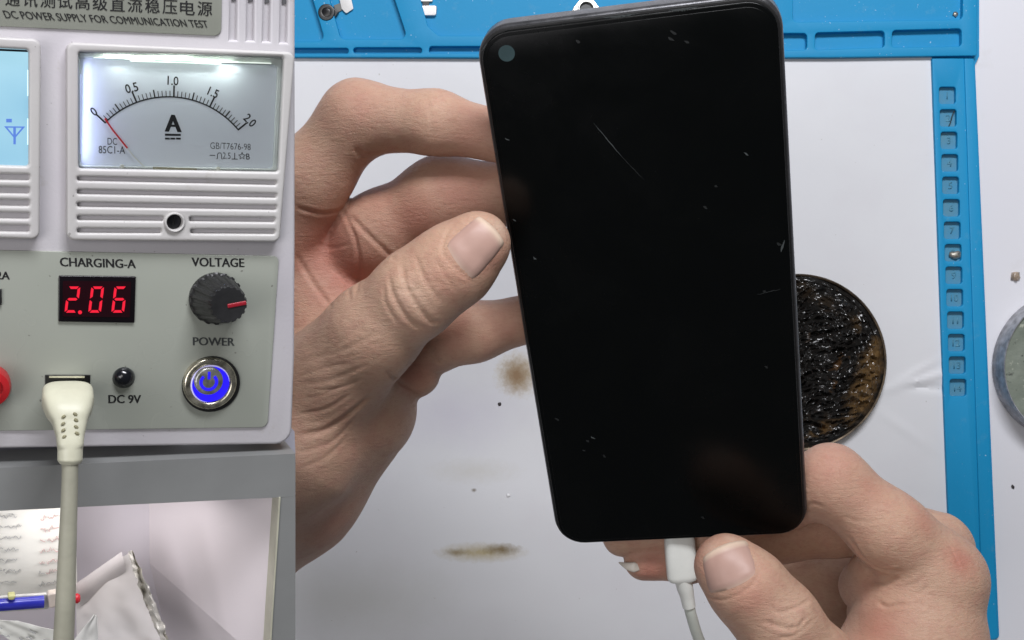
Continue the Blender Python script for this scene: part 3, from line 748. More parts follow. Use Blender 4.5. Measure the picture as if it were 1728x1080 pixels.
rnail = [([(1196, 1002), (1280, 968), (1262, 912), (1184, 942)], (.10, .12), .84, .00055)]
lo = (at(960, 1000, .38).x, at(600, 1210, .37).y, CAMZ-.446); hi = (at(1690, 500, .38).x, at(600, 725, .38).y, CAMZ-.315)
rh = build_hand('hand', RH, lo, hi, rcre, rred, rpale, rnail)
tag(rh, 'right hand at the bottom holding the white plug under the phone with its thumb', 'hand')
nm = sweep(catmull([at(1084, 957, .3806), at(1070, 957, .3808), at(1058, 955, .3814), at(1044, 949, .3824)], 5), interp([.0006, .0017, .0012, .0002], 16), 14, [.4]*16, Vector((0, 1, 0)))
nt = NT('nail_edge'); nt.set(base=(0.55, 0.50, 0.43), rough=0.35)
for v in nm.vertices: v.co -= rh.location
finish('nail', nm, nt.m, rh, smooth=60)

# ------------------------------------------------------------------ white charging cable under the phone
plas = plain('white_plastic', (0.74, 0.75, 0.70), 0.38, var=0.04, vs=90)
cab = empty('charging_cable', PM @ PF.loc(1150, 912, -.004)+PP); tag(cab, 'white charging cable plugged into the bottom of the phone', 'cable')
cl = cab.location
q0 = PM @ PF.loc(1147, 905, -.0042)+PP
D0 = CAMZ-q0.z
k1 = D0/FPX
pp = catmull([at(1146, 903, D0)-cl, at(1149, 945, D0+.001)-cl, at(1152, 979, D0+.002)-cl], 8)
finish('plug_housing', sweep(pp, [k1*25]*2+[k1*26]*(len(pp)-4)+[k1*25.5, k1*22], 28, [.62]*len(pp)), plas, cab)
pp = catmull([at(1152, 977, D0+.002)-cl, at(1158, 1000, D0+.003)-cl, at(1163, 1024, D0+.004)-cl], 6)
finish('strain_relief', sweep(pp, interp([k1*14.5, k1*14, k1*12, k1*11], len(pp)), 20), plas, cab)
pp = catmull([at(1162, 1018, D0+.004)-cl, at(1167, 1040, D0+.005)-cl, at(1182, 1085, D0+.008)-cl, at(1215, 1150, D0+.012)-cl, at(1270, 1220, D0+.02)-cl], 8)
finish('cord', sweep(pp, [k1*9.5]*len(pp), 18), plain('cable_jacket', (0.55, 0.58, 0.52), 0.42, var=0.05), cab)
e0 = PF.loc(1146, 905, -.0042); pp = [PM @ (e0+Vector((0, dy, 0)))+PP-cl for dy in (-.001, .001, .003, .005)]
finish('metal_tip', sweep(pp, [k1*20]*len(pp), 20, [.3]*len(pp)), metal, cab)
# ================================================================== POWER SUPPLY AND SHELF (left)
ROT = Matrix.Rotation(math.radians(25), 3, 'Y') @ Matrix.Rotation(math.radians(12), 3, 'X')
SP0 = at(498, 400, 0.272)
SF = Frame(SP0, ROT)
def sl(pts, h=0.0, r=0.0, seg=5): return roundpoly([SF.l2(x, y, h) for x, y in pts], r, seg)
def aged(name, col):
    t = NT(name); b = t.mix(t.noise(55, 4, .6), tuple(c*.93 for c in col), tuple(min(1, c*1.06) for c in col))
    b = t.mix(t.ramp(t.noise(22, 3, .6), [(.52, (0,)*3), (.75, (.35,)*3)]), b, (col[0]*.93, col[1]*.86, col[2]*.96))
    b = t.mix(t.ramp(t.noise(130, 5, .7), [(.62, (0,)*3), (.78, (.55,)*3)]), b, (.36, .33, .26))
    b = t.mix(t.ramp(t.noise(900, 1), [(.775, (0,)*3), (.80, (.5,)*3)]), b, (.12, .11, .10))
    return t.set(base=b, rough=t.ramp(t.noise(90, 4), [(.3, (.34,)*3), (.7, (.52,)*3)]), normal=t.bump(t.noise(1500, 3), .12, .0003))
white = aged('cream_white_plastic', (0.56, 0.54, 0.56))
white2 = aged('bezel_plastic', (0.56, 0.545, 0.53))
ink = plain('black_print', (0.012, 0.012, 0.013), 0.5)
ink2 = plain('grey_print', (0.05, 0.055, 0.055), 0.5)
psu = empty('power_supply', SP0, ROT); tag(psu, 'white bench power supply with needle meter, red digits and lit blue button', 'power supply')
MM = 0.001
# housing front and the body behind it
ho = sl([(-60, -60), (498.5, -60), (498.5, 400), (497.5, 600), (492, 750), (-60, 758)], 0, [0, .001, 0, 0, .0035, 0])
vents = [sl([(x0, -50), (x1, -50), (x2, yb), (x2-11, yb)], 0) for x0, x1, x2, yb in ((391, 401, 399, 67), (419, 430, 428, 68), (447, 458, 455, 69.5), (476, 487, 484, 71.5))]
plate('housing', ho, -.014, 0, white, psu, vents, .0008, 3)
plate('vent_floor', sl([(384, -55), (494, -55), (492, 80), (384, 80)], -.0018), -.0030, -.0016, white, psu)
for x0, x1, yb in ((391, 401, 1), (419, 429, 2.2), (447, 457, 4.2), (476, 486, 6.2)):
    plate('vent_opening', sl([(x0, -50), (x1, -50), (x1, yb), (x0, yb)], -.0014), -.0016, -.0013, plain('vent_dark', (.10, .10, .105), .6), psu)
plate('case', sl([(-60, -40), (330, -40), (330, 690), (-60, 690)], -.014), -.055, -.014, plain('case_metal', (0.45, 0.45, 0.44), .5), psu)
# name plate
olive = plain('olive_label', (0.255, 0.265, 0.225), 0.45, var=0.06, vs=50)
plate('name_plate', sl([(-60, -60), (375, -60), (373, 61), (-60, 42)], 0, [0, 0, .0016, 0]), 0.0, .0004, olive, psu, bev=.00015)
h = .0005
for i, ch in enumerate('通讯测试高级直流稳压电源'):
    x = 9+29.5*i; yb = 8+18*(x/345)+.0
    lettering(ch, SF, (x, yb+.5), (x+24.5, yb+2), 24, h, ink, psu, .006, capref='box', name='character')
lettering('DC POWER SUPPLY FOR COMMUNICATION TEST', SF, (10, 30.5), (353, 47), 12.5, h, ink, psu, .006)
# meter bezels with grooves
def meter(pxl, outer, hole, grooves, extra=()):
    o_ = sl(outer, .002, .0016); hs = [sl(hole, .002, .0006)]+[sl(g, .002, .0003, 2) for g in grooves]+list(extra)
    return plate('meter_bezel', o_, 0.0, .0028, white2, psu, hs, .0006, 3)
g2 = []
for (yl0, yl1, yr0, yr1) in ((297.5, 304.5, 305, 312), (319.6, 327, 326.5, 333.5), (341, 348.5, 346.5, 354)):
    g2.append([(130, yl0), (465.5, yr0), (465, yr1), (130, yl1)])
scr = SF.l2(294.5, 375, .0028)
for (yl0, yl1, yr0, yr1, xe, xs) in ((363.5, 371, 367, 374.5, 275, 319), (385, 392.3, 387.5, 394.5, 271, 321)):
    f = lambda x, a, b: a+(b-a)*(x-130)/332
    g2.append([(130, yl0), (xe, f(xe, yl0, yr0)), (xe, f(xe, yl1, yr1)), (130, yl1)])
    g2.append([(xs, f(xs, yl0, yr0)), (463, yr0), (462.5, yr1), (xs, f(xs, yl1, yr1))])
sr = 13*SF.mpp(294, 375)
meter(0, [(112, 71), (497, 88), (471, 408), (112, 405)], [(132, 87.5), (478, 96), (469, 290), (132, 284)], g2, [circ(scr, sr, 28)])
plate('groove_floor', sl([(118, 291), (473, 299), (466, 402), (118, 399)], .001), .0001, .0016, white, psu, [circ(scr, sr*1.05, 28)])
plate('groove_floor', sl([(-60, 287), (57, 290), (56, 397), (-60, 395)], .001), .0001, .0016, white, psu)
g1 = [[(-60, a-2), (49, a), (49, b), (-60, b-2)] for a, b in ((294, 304), (315.8, 326.5), (337.4, 347.6), (359, 369), (380, 391))]
meter(0, [(-60, 60), (69, 66), (66.5, 403.5), (-60, 400)], [(-60, 78.5), (48, 84), (48, 280.5), (-60, 277)], g1)
# zero screw
plate('screw_boss', circ(scr, sr*1.3, 32), .0026, .0034, white2, psu, [circ(scr, sr*1.0, 32)], .0003, 2)
sm_ = plain('dark_screw', (0.012, 0.012, 0.016), 0.35)
plate('screw', circ(scr, sr*.98, 28), .0003, .0016, sm_, psu, bev=.0003)
a_ = Vector((scr[0], scr[1])); dv = Vector((.25, 1)).normalized(); nv = Vector((-dv.y, dv.x))
plate('screw_slot', [tuple(a_+dv*sr*s1*.8+nv*sr*s2*.12) for s1, s2 in ((-1, -1), (1, -1), (1, 1), (-1, 1))], .0016, .0018, plain('slot', (0.003, 0.003, 0.004), .6), psu)
# ammeter: backlit dial, scale, needle, clear cover
t = NT('dial_face'); t.set(base=t.mix(t.noise(60, 3), (0.74, 0.78, 0.84), (0.80, 0.83, 0.88)), rough=.6); dial = t.m
dh = .0004
d_ = plate('dial', sl([(130, 84), (481, 93), (472, 293), (130, 288)], dh), .0001, dh, dial, psu)
glint = NT('cover_highlight_glow'); glint.set(base=(.8, .85, .8), emit=(.90, 1.0, .90), estr=.85); glint = glint.m
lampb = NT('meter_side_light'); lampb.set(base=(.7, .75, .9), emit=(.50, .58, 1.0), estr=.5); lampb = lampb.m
plate('glow_strip', sl([(158, 96.5), (440, 105.5), (440, 107), (158, 98)], .0012), dh+.0006, dh+.0011, glint, psu, bev=.0001)  # glowing strips imitate the highlight lines along the clear cover's top edge
plate('glow_strip', sl([(220, 102), (372, 107), (372, 108.2), (220, 103.2)], .0012), dh+.0006, dh+.0012, glint, psu, bev=.0001)
plate('glow_strip', sl([(262, 97), (335, 99.2), (335, 101.8), (262, 99.8)], .0018), .0014, .0019, glint, psu, bev=.0002)
plate('glow_strip', sl([(425, 105), (458, 106), (458, 107.6), (425, 106.6)], .0018), .0014, .0019, glint, psu, bev=.0002)
plate('glow_strip', sl([(135.5, 125), (136.8, 125), (136.8, 260), (135.5, 260)], .0012), dh+.0004, dh+.0010, lampb, psu)
def meter_lamp(px, py, h_, sx, sy, down, en, col):
    l = bpy.data.lights.new('meter_lamp', 'AREA'); l.shape = 'RECTANGLE'; l.size = sx; l.size_y = sy; l.energy = en; l.color = col
    o = bpy.data.objects.new('meter_lamp', l); C.objects.link(o)
    d_ = (ROT @ Vector(down)).normalized(); z_ = -d_; x_ = (ROT @ Vector((-down[1], down[0], 0))).normalized(); y_ = z_.cross(x_)
    o.matrix_world = Matrix.Translation(SP0+ROT @ SF.loc(px, py, h_)) @ Matrix((x_, y_, z_)).transposed().to_4x4()
meter_lamp(292, 97, .0018, .026, .0008, (0.03, -1, -.03), .0034, (.90, 1.0, .95))
meter_lamp(139, 190, .0016, .020, .0008, (1, 0, -.04), .0007, (.55, .62, 1.0))
ih = dh+.00006
Zc = (288, 330)                                          # pivot of the needle below the window
def arcpt(ang, rad): return None
# scale arc through (169,204) (203,178) (293,152?) (409,217)
import cmath
A_, B_, D_ = SF.loc(177.5, 207, ih), SF.loc(231.5, 172.5, ih), SF.loc(402, 219, ih)
def circ3(a, b, c):
    ax, ay, bx, by, cx, cy = a.x, a.y, b.x, b.y, c.x, c.y
    d = 2*(ax*(by-cy)+bx*(cy-ay)+cx*(ay-by))
    ux = ((ax*ax+ay*ay)*(by-cy)+(bx*bx+by*by)*(cy-ay)+(cx*cx+cy*cy)*(ay-by))/d
    uy = ((ax*ax+ay*ay)*(cx-bx)+(bx*bx+by*by)*(ax-cx)+(cx*cx+cy*cy)*(bx-ax))/d
    return Vector((ux, uy)), math.hypot(ax-ux, ay-uy)
ac, ar = circ3(A_, B_, D_)
aa = lambda p: math.atan2(p.y-ac.y, p.x-ac.x)
th0, th1, thh = aa(A_), aa(D_), aa(B_)
pxm = SF.mpp(290, 200)
def strip2(name, pts, w, mat, h0, h1):
    vs, fs = [], []
    for i, p in enumerate(pts):
        p = Vector(p[:2]); q = Vector(pts[min(i+1, len(pts)-1)][:2])-Vector(pts[max(i-1, 0)][:2]); n = Vector((-q.y, q.x)).normalized()*w/2
        vs += [(*(p+n), h1), (*(p-n), h1), (*(p+n), h0), (*(p-n), h0)]
    for i in range(len(pts)-1):
        a, b = 4*i, 4*i+4; fs += [(a, a+1, b+1, b), (a, b, b+2, a+2), (a+1, a+3, b+3, b+1)]
    k_ = 4*(len(pts)-1); fs += [(0, 2, 3, 1), (k_, k_+1, k_+3, k_+2)]
    m = bpy.data.meshes.new('m'); m.from_pydata(vs, [], fs); m.update(); return m
bmt = bmesh.new()
pol = lambda th, r: (ac.x+r*math.cos(th), ac.y+r*math.sin(th))
bmt.from_mesh(strip2('s', [pol(th0+(th1-th0)*i/60, ar) for i in range(61)], 2.2*pxm, None, dh, ih))
for i in range(41):
    th = th0+(th1-th0)*i/40; ln = (19 if i % 10 == 0 else 13 if i % 5 == 0 else 10)*pxm
    bmt.from_mesh(strip2('s', [pol(th, ar-.8*pxm), pol(th, ar+ln)], (2.6 if i % 10 == 0 else 2.2 if i % 5 == 0 else 1.2)*pxm, None, dh, ih+.00002))
m = bpy.data.meshes.new('m'); bmt.to_mesh(m); bmt.free()
finish('scale', m, ink, psu, smooth=0)
def rtext(s, px, py, ang, cap):
    m = text_mesh(s, .012); xs = [v.co.x for v in m.vertices]; c_ = SF.loc(px, py, ih); w_ = max(xs)-min(xs); sc = cap*pxm/.7
    ca, sa = math.cos(math.radians(ang)), math.sin(math.radians(ang))
    for v in m.vertices:
        x, y = (v.co.x-min(xs)-w_/2)*sc*.86, (v.co.y-.35)*sc; v.co = (c_.x+x*ca-y*sa, c_.y+x*sa+y*ca, ih)
    finish('lettering', m, ink, psu, smooth=0)
rtext('0', 158, 188, 38, 14); rtext('0.5', 222, 148, 18, 14.5); rtext('1.0', 292, 136, 0, 14.5); rtext('1.5', 360, 156, -20, 14.5); rtext('2.0', 422, 203, -42, 14.5)
lettering('A', SF, (279.5, 222), (305, 223), 29, ih, ink, psu, .035)
plate('underline', sl([(278.5, 225.5), (305, 226), (305, 229.5), (278.5, 229)], ih), dh, ih, ink, psu)
for x in (278.5, 287.6, 297):
    plate('underline', sl([(x, 232.3), (x+8, 232.5), (x+8, 235.5), (x, 235.3)], ih), dh, ih, ink, psu)
lettering('DC', SF, (181.5, 244), (197.5, 244.5), 11.5, ih, ink, psu, .0)
lettering('85C1-A', SF, (166.5, 258.5), (211, 259.5), 12.5, ih, ink, psu, .0)
lettering('GB/T7676-98', SF, (355, 251), (423, 253.5), 11, ih, ink, psu, -.012)
lettering('2.5', SF, (376, 267.5), (389, 268), 10.5, ih, ink, psu, -.008)
lettering('B', SF, (415.5, 269), (421.5, 269.2), 10, ih, ink, psu, .0)
L2 = lambda pts: [SF.l2(x, y, ih) for x, y in pts]
for pts in ([(354, 262), (363, 262.2)], [(365, 268), (367, 267.6), (367, 260.5), (369, 258), (372, 258), (374, 260.5), (374, 267.8), (376, 268.2)], [(391, 268.3), (401, 268.6)], [(396, 268.3), (396, 258)],
            [(408.5, 257)] + [(408.5+(6.2 if i % 2 == 0 else 2.7)*math.sin(i*math.pi/5), 263.3-(6.2 if i % 2 == 0 else 2.7)*math.cos(i*math.pi/5)) for i in range(1, 11)]):
    finish('symbol', strip2('s', L2(pts), 1.1*pxm, None, dh, ih), ink, psu, smooth=0)
redp = plain('red_needle', (0.75, 0.03, 0.035), 0.4, emit=(1, .05, .05), estr=0.0)
nh = .0011
finish('needle', strip2('s', [SF.l2(*p, nh) for p in ((177, 200), (190, 219), (215, 250))], 2.8*pxm, None, nh-.0002, nh), redp, psu, smooth=0)
finish('needle_wire', strip2('s', [SF.l2(*p, nh) for p in ((214.5, 249.5), (226, 264), (243, 281))], 1.5*pxm, None, nh-.0002, nh), plain('pale_wire', (.75, .75, .66), .4), psu, smooth=0)
t = NT('clear_plastic'); gl = t.new('ShaderNodeBsdfGlossy'); gl.inputs['Roughness'].default_value = .08
tp = t.new('ShaderNodeBsdfTransparent'); tp.inputs[0].default_value = (.97, .98, .98, 1)
fr_ = t.new('ShaderNodeFresnel'); fr_.inputs[0].default_value = 1.45
mx = t.new('ShaderNodeMixShader'); t.link(t.math('MULTIPLY', fr_.outputs[0], .8), mx.inputs[0]); t.link(tp.outputs[0], mx.inputs[1]); t.link(gl.outputs[0], mx.inputs[2])
t.link(mx.outputs[0], t.n['Material Output'].inputs[0]); clear = t.m
plate('meter_cover', sl([(133, 88.5), (477, 97), (468, 289), (133, 283)], .0023, .0012), .0018, .0024, clear, psu, bev=.0003, res=3)
edgem = plain('clear_edge', (0.72, 0.76, 0.72), 0.15, spec=.8)
plate('cover_edge', sl([(133.2, 88.8), (476.8, 97.2), (468, 288.8), (133.2, 282.8)], .0012, .0006), dh+.00005, .0010, edgem, psu, [sl([(136, 97), (469, 110), (461, 284.5), (136, 279)], .0012, .0008)], .0003)
for x in (206, 368):
    c_ = SF.l2(x, 281 if x < 300 else 285, .0010); plate('cover_screw', circ(c_, 4*pxm, 16), .0010, .0014, plain('cream_stud', (.7, .7, .6), .3), psu, bev=.0002)
plate('pivot_plate', sl([(258, 281.5), (332, 284), (332, 288), (258, 286)], .001), .0010, .0013, plain('brass_brown', (.30, .27, .17), .45, .3), psu, bev=.0001)
# LCD on the left
lcd = NT('lit_lcd'); g_ = lcd.noise(45, 2); lcd.set(base=(.05, .06, .08), rough=.25, emit=lcd.ramp(g_, [(.3, (.27, .55, .72)), (.7, (.42, .72, .85))]), estr=1.0); lcd = lcd.m
plate('lcd_panel', sl([(-60, 78), (49.5, 83), (49.5, 282), (-60, 279)], .0006), .0001, .0006, lcd, psu)
plate('lcd_border', sl([(-60, 79.5), (48, 84.5), (48, 88), (-60, 83.5)], .0008), .0006, .0008, plain('lcd_black', (.005, .008, .015), .4), psu)
seg = NT('lcd_segment'); seg.set(base=(.03, .05, .2), rough=.3, emit=(.10, .22, .62), estr=.9); seg = seg.m
P_ = lambda pts: sl(pts, .0007)
plate('lcd_symbol', P_([(10.5, 200.5), (20, 200.5), (20, 206.5), (10.5, 206.5)]), .0006, .0007, seg, psu)
plate('lcd_symbol', P_([(7, 213), (42.5, 213.5), (26.8, 231.5), (26.6, 243.5), (22.6, 243.5), (22.6, 231.5)]), .0006, .0007, seg, psu, [P_([(12.5, 215.5), (22.4, 215.5), (22.4, 227.5)]), P_([(26.8, 215.5), (36.8, 215.7), (26.8, 227.5)])])
lb = NT('lcd_backlight'); lb.set(base=(.5, .8, .9), emit=(.75, .95, 1), estr=1.0); lb = lb.m
for y in (140, 222): plate('lcd_backlight', P_([(46.2, y-22), (48.4, y-22), (48.4, y+22), (46.2, y+22)]), .0006, .0009, lb, psu)
# grey control panel
def panel_mat():
    t = NT('grey_green_panel'); b = t.mix(t.noise(40, 4), (0.315, 0.335, 0.290), (0.37, 0.385, 0.335))
    b = t.mix(t.ramp(t.noise(70, 3, .6), [(.6, (0,)*3), (.8, (.35,)*3)]), b, (0.42, 0.43, 0.38))
    b = t.mix(t.ramp(t.noise(730, 1), [(.77, (0,)*3), (.8, (.6,)*3)]), b, (0.1, .09, .08))
    return t.set(base=b, rough=t.ramp(t.noise(30, 3), [(.3, (.22,)*3), (.7, (.34,)*3)]), normal=t.bump(t.noise(28, 2), .35, .0015))
plate('control_panel', sl([(-60, 420.5), (470.5, 431.5), (451, 720.5), (-60, 727)], 0, [0, .0014, .0016, 0]), 0.0, .0005, panel_mat(), psu, bev=.0002)
h = .00056
lettering('CHARGING-A', SF, (102, 449), (229, 452.5), 14.5, h, ink, psu, .024)
lettering('VOLTAGE', SF, (324, 449), (412, 450.5), 14.5, h, ink, psu, .024)
lettering('POWER', SF, (326, 582.5), (395.5, 583.5), 13.5, h, ink2, psu, .024)
lettering('DC 9V', SF, (183.5, 680), (237.5, 680), 13.5, h, ink, psu, .026)
lettering('2A', SF, (-6, 471), (16, 471.5), 13, h, ink, psu, .024)
# red digit display
disp = plate('display', sl([(99, 465), (229.5, 466.5), (227, 545), (98.5, 543)], .0009, .0003), .0005, .0010, plain('display_black', (0.004, 0.002, 0.004), .22), psu, bev=.0002)
plate('display_window', sl([(106, 474), (221, 475), (219, 535.5), (105.5, 534)], .0011, .0003), .0010, .00112, plain('display_red_black', (0.016, 0.001, 0.004), .2), psu)
led = NT('lit_red_led'); led.set(base=(.1, 0, 0), emit=(1.0, .010, .045), estr=.9); led = led.m
SEG = {'2': 'abged', '0': 'abcdef', '6': 'afgedc'}
for ch, x0, skip in (('2', 112, ''), ('0', 152, ''), ('6', 191, '')):
    x0 -= 1; w_, y0, y1, y2 = 21, 483.5, 505, 527.5; sk = 5.5
    X = lambda u, y: x0+u*w_+sk*(1-(y-y0)/(y2-y0))-2
    pol_ = {'a': [(X(.12, y0), y0), (X(.88, y0), y0), (X(.74, y0+4), y0+4), (X(.26, y0+4), y0+4)], 'd': [(X(.26, y2-4), y2-4), (X(.74, y2-4), y2-4), (X(.88, y2), y2), (X(.12, y2), y2)],
            'g': [(X(.1, y1), y1), (X(.22, y1-2), y1-2), (X(.78, y1-2), y1-2), (X(.9, y1), y1), (X(.78, y1+2), y1+2), (X(.22, y1+2), y1+2)]}
    for nm_, u, ya, yb in (('f', 0, y0+1.5, y1-1.5), ('b', 1, y0+1.5, y1-1.5), ('e', 0, y1+1.5, y2-1.5), ('c', 1, y1+1.5, y2-1.5)):
        s_ = .19 if u == 0 else -.19
        pol_[nm_] = [(X(u, ya), ya), (X(u+s_, ya+3), ya+3), (X(u+s_, yb-3), yb-3), (X(u, yb), yb), (X(u-s_*.1, (ya+yb)/2), (ya+yb)/2)]
    bmd = bmesh.new()
    for s_ in SEG[ch]:
        mm = curve_mesh([sl(pol_[s_], .0012)], .00112, .0013); bmd.from_mesh(mm)
    mm = bpy.data.meshes.new('m'); bmd.to_mesh(mm); bmd.free(); finish('digit', mm, led, disp, smooth=0)
plate('decimal_point', circ(SF.l2(135, 527, .0012), 3.2*SF.mpp(135, 527), 16), .00112, .0013, led, disp)
# knob
def cyl_at(name, px, py, rpx, z0, z1, mat, par=psu, bev=.0003, hole=None, n=48):
    c_ = SF.l2(px, py, z1); k_ = SF.mpp(px, py, z1)
    return plate(name, circ(c_, rpx*k_, n), z0, z1, mat, par, [circ(c_, hole*k_, n)] if hole else (), bev, 2)
kb_ = Vector(SF.loc(364, 504, .0012)); kt_ = Vector(SF.loc(387, 515, .0115)); kk = SF.mpp(364, 504)
tl = Vector((kt_.x-kb_.x, kt_.y-kb_.y, 0))/(kt_.z-kb_.z)
rb, rt_ = 42*kk, 29.5*kk
kn = plain('knob_black', (0.020, 0.020, 0.021), .42, var=.2, bump=.2)
fl = lambda i, r, z: 1+(0.030*(1 if (i//3) % 2 else -1) if z > .0008 else 0)
m = lathe([(rb*1.04, 0), (rb*1.04, .0011), (rb*.97, .0014), (rb*.94, .0020), (rt_*1.08, .0090), (rt_*1.02, .0099), (rt_*.96, .0103)], 108, tl, fl)
shift(m, (kb_.x-tl.x*.0, kb_.y, .0005)); kno = finish('knob', m, kn, psu)
pz = .0105+.0004
a_ = SF.loc(384, 517, pz); b_ = SF.loc(416, 511, pz)
dv = (b_-a_); dv.z = 0; nv = Vector((-dv.y, dv.x, 0)).normalized()*3.6*kk
plate('pointer', roundpoly([tuple((a_+nv)[:2]), tuple((a_-nv)[:2]), tuple((b_-nv)[:2]), tuple((b_+nv)[:2])][::-1], .0002), pz-.0006, pz+.0001, plain('red_pointer', (.33, .012, .025), .4), kno, bev=.0002)
# power button
steel = plain('button_steel', (0.62, 0.58, 0.46), .25, .9, var=.4, vs=400)
cyl_at('button_gasket', 357, 649, 48.5, .0005, .0011, plain('gasket', (.008, .008, .008), .5))
bt = cyl_at('power_button', 355.5, 648.5, 45, .0005, .0021, steel, hole=32, bev=.0007)
blue = NT('lit_blue_ring'); blue.set(base=(.01, .01, .2), spec=.05, rough=.7, emit=(.025, .012, 1.0), estr=1.0); blue = blue.m
cyl_at('light_ring', 356.5, 649.5, 32.5, .0006, .0014, blue)
lr = NT('lit_pale_ring'); lr.set(base=(.6, .6, .8), rough=.3, emit=(.55, .5, 1.0), estr=.35)
cyl_at('ring_lip', 356.3, 649.2, 34.5, .0012, .0018, lr.m, hole=31)
cyl_at('button_cap', 353, 644, 24, .0012, .0030, plain('button_cap_metal', (0.55, 0.55, 0.52), .35, .8, var=.3, vs=400, bump=.3, bs=1500), bev=.0005)
kq = SF.mpp(353, 644, .003); cq = SF.l2(352.5, 645, .0031)
arc = [(cq[0]+13*kq*math.sin(t_), cq[1]+13*kq*math.cos(t_)) for t_ in np.linspace(math.radians(42), math.radians(318), 40)]
finish('power_symbol', strip2('s', arc, 5*kq, None, .0030, .0031), blue, psu, smooth=0)
finish('power_symbol', strip2('s', [(cq[0], cq[1]+18*kq), (cq[0], cq[1]+5*kq)], 4.2*kq, None, .0030, .0031), blue, psu, smooth=0)
# DC jack, USB socket, red post, other socket
jm = plain('jack_black', (0.006, 0.007, 0.010), .18, spec=.7)
cyl_at('dc_jack_collar', 209, 637.5, 18.5, .0005, .0007, plain('jack_edge', (.12, .13, .12), .4))
k_ = SF.mpp(209, 637); c_ = SF.l2(209, 637, .001)
m = lathe([(17*k_, .0006), (16.6*k_, .0010), (14*k_, .0017), (9*k_, .0022), (4*k_, .00245), (.5*k_, .0025)], 40); shift(m, (*c_, 0)); finish('dc_jack', m, jm, psu)
plate('usb_port', sl([(76, 633), (152.5, 633), (152, 690), (76.5, 690)], .0008), .0005, .0009, plain('port_black', (.006, .006, .006), .3), psu, bev=.0001)
plate('usb_shell', sl([(83, 635.3), (143, 635.3), (143, 638), (83, 638)], .0016), .0009, .0014, plain('port_shell', (.75, .73, .58), .22, .8), psu)
c_ = SF.l2(-17, 652, .003); k_ = SF.mpp(-17, 652)
m = lathe([(33*k_, .0005), (33*k_, .004), (30*k_, .0052), (20*k_, .0056), (18*k_, .003), (1*k_, .003)], 48); shift(m, (*c_, 0)); finish('binding_post', m, plain('red_post', (.45, .015, .02), .3), psu)
plate('side_socket', sl([(-40, 487), (3, 488), (3, 514.5), (-40, 514)], .0008), .0005, .0011, plain('socket_black', (.02, .02, .02), .4), psu, bev=.0002)
for (x, y) in ((36.5, 546), (247.5, 573), (67, 104)):
    pass

# ------------------------------------------------------------------ USB plug and cord
cream = plain('cream_cable', (0.66, 0.65, 0.50), .42, var=.06, vs=80, bump=.1)
greyc = plain('aged_cord', (0.47, 0.46, 0.36), .5, var=.10, vs=60, bump=.15)
usb = empty('usb_cable', SP0 + ROT @ SF.loc(115, 640, .001), ROT); tag(usb, 'cream cable plugged into the front of the power supply and hanging down', 'cable')
uo = SF.loc(115, 640, .001)
def up_(px, py, h_): return SF.loc(px, py, h_)-uo
km = lambda px, py, h_: SF.mpp(px, py, h_)
keys = [(114.5, 662, .003, 37.5, .45), (114.5, 664, .0075, 40.5, .52), (115, 678, .011, 41.5, .60), (116.5, 696, .014, 36, .66), (118, 714, .0155, 28, .74), (118.5, 737, .017, 22.5, .85), (118.5, 757, .018, 20.5, .95), (118.3, 776, .0185, 20.3, .97), (118, 783, .0187, 16, .97)]
P_k = [up_(x, y, h_) for x, y, h_, _, _ in keys]; path = catmull(P_k, 6)
finish('plug', sweep(path, interp([r*km(x, y, h_) for x, y, h_, r, _ in keys], len(path)), 36, interp([f for *_, f in keys], len(path))), cream, usb)
keys = [(118, 776, .0186, 13.8), (118, 800, .0188, 13.2), (116.5, 850, .0190, 13.6), (114, 920, .0190, 14.6), (111, 1000, .0188, 16), (107, 1085, .0186, 17), (102, 1180, .018, 17)]
path = catmull([up_(*k_[:3]) for k_ in keys], 8)
finish('cord', sweep(path, interp([r*km(x, y, h_) for x, y, h_, r in keys], len(path)), 24), greyc, usb)
slotm = plain('plug_slot', (.30, .28, .17), .6)
for i, (x, y) in enumerate(((107.5, 703), (106.5, 715), (107, 726), (108.5, 737), (127, 699), (128.5, 709), (128.5, 720.5), (130, 731.5))):
    s_ = 1 if i < 4 else -1; hh = .0265-.0009*0
    # the notch sits on the plug's near side: found by stepping out from the axis
    ax = np.interp(y, [690, 710, 735], [.014, .0155, .017]); th = np.interp(y, [690, 710, 735], [36*.66, 28*.74, 22.5*.85])*km(118, y, .016)
    hz = ax+th*.93
    A2, B2 = SF.loc(x-3.2*s_*0-3, y+2.2*s_, hz)-uo, SF.loc(x+3, y-2.2*s_, hz)-uo
    d2 = (B2-A2).normalized(); pth = [A2, A2.lerp(B2, .5), B2]
    finish('slot', sweep(pth, [.0002, .00035, .0002], 8), slotm, usb)

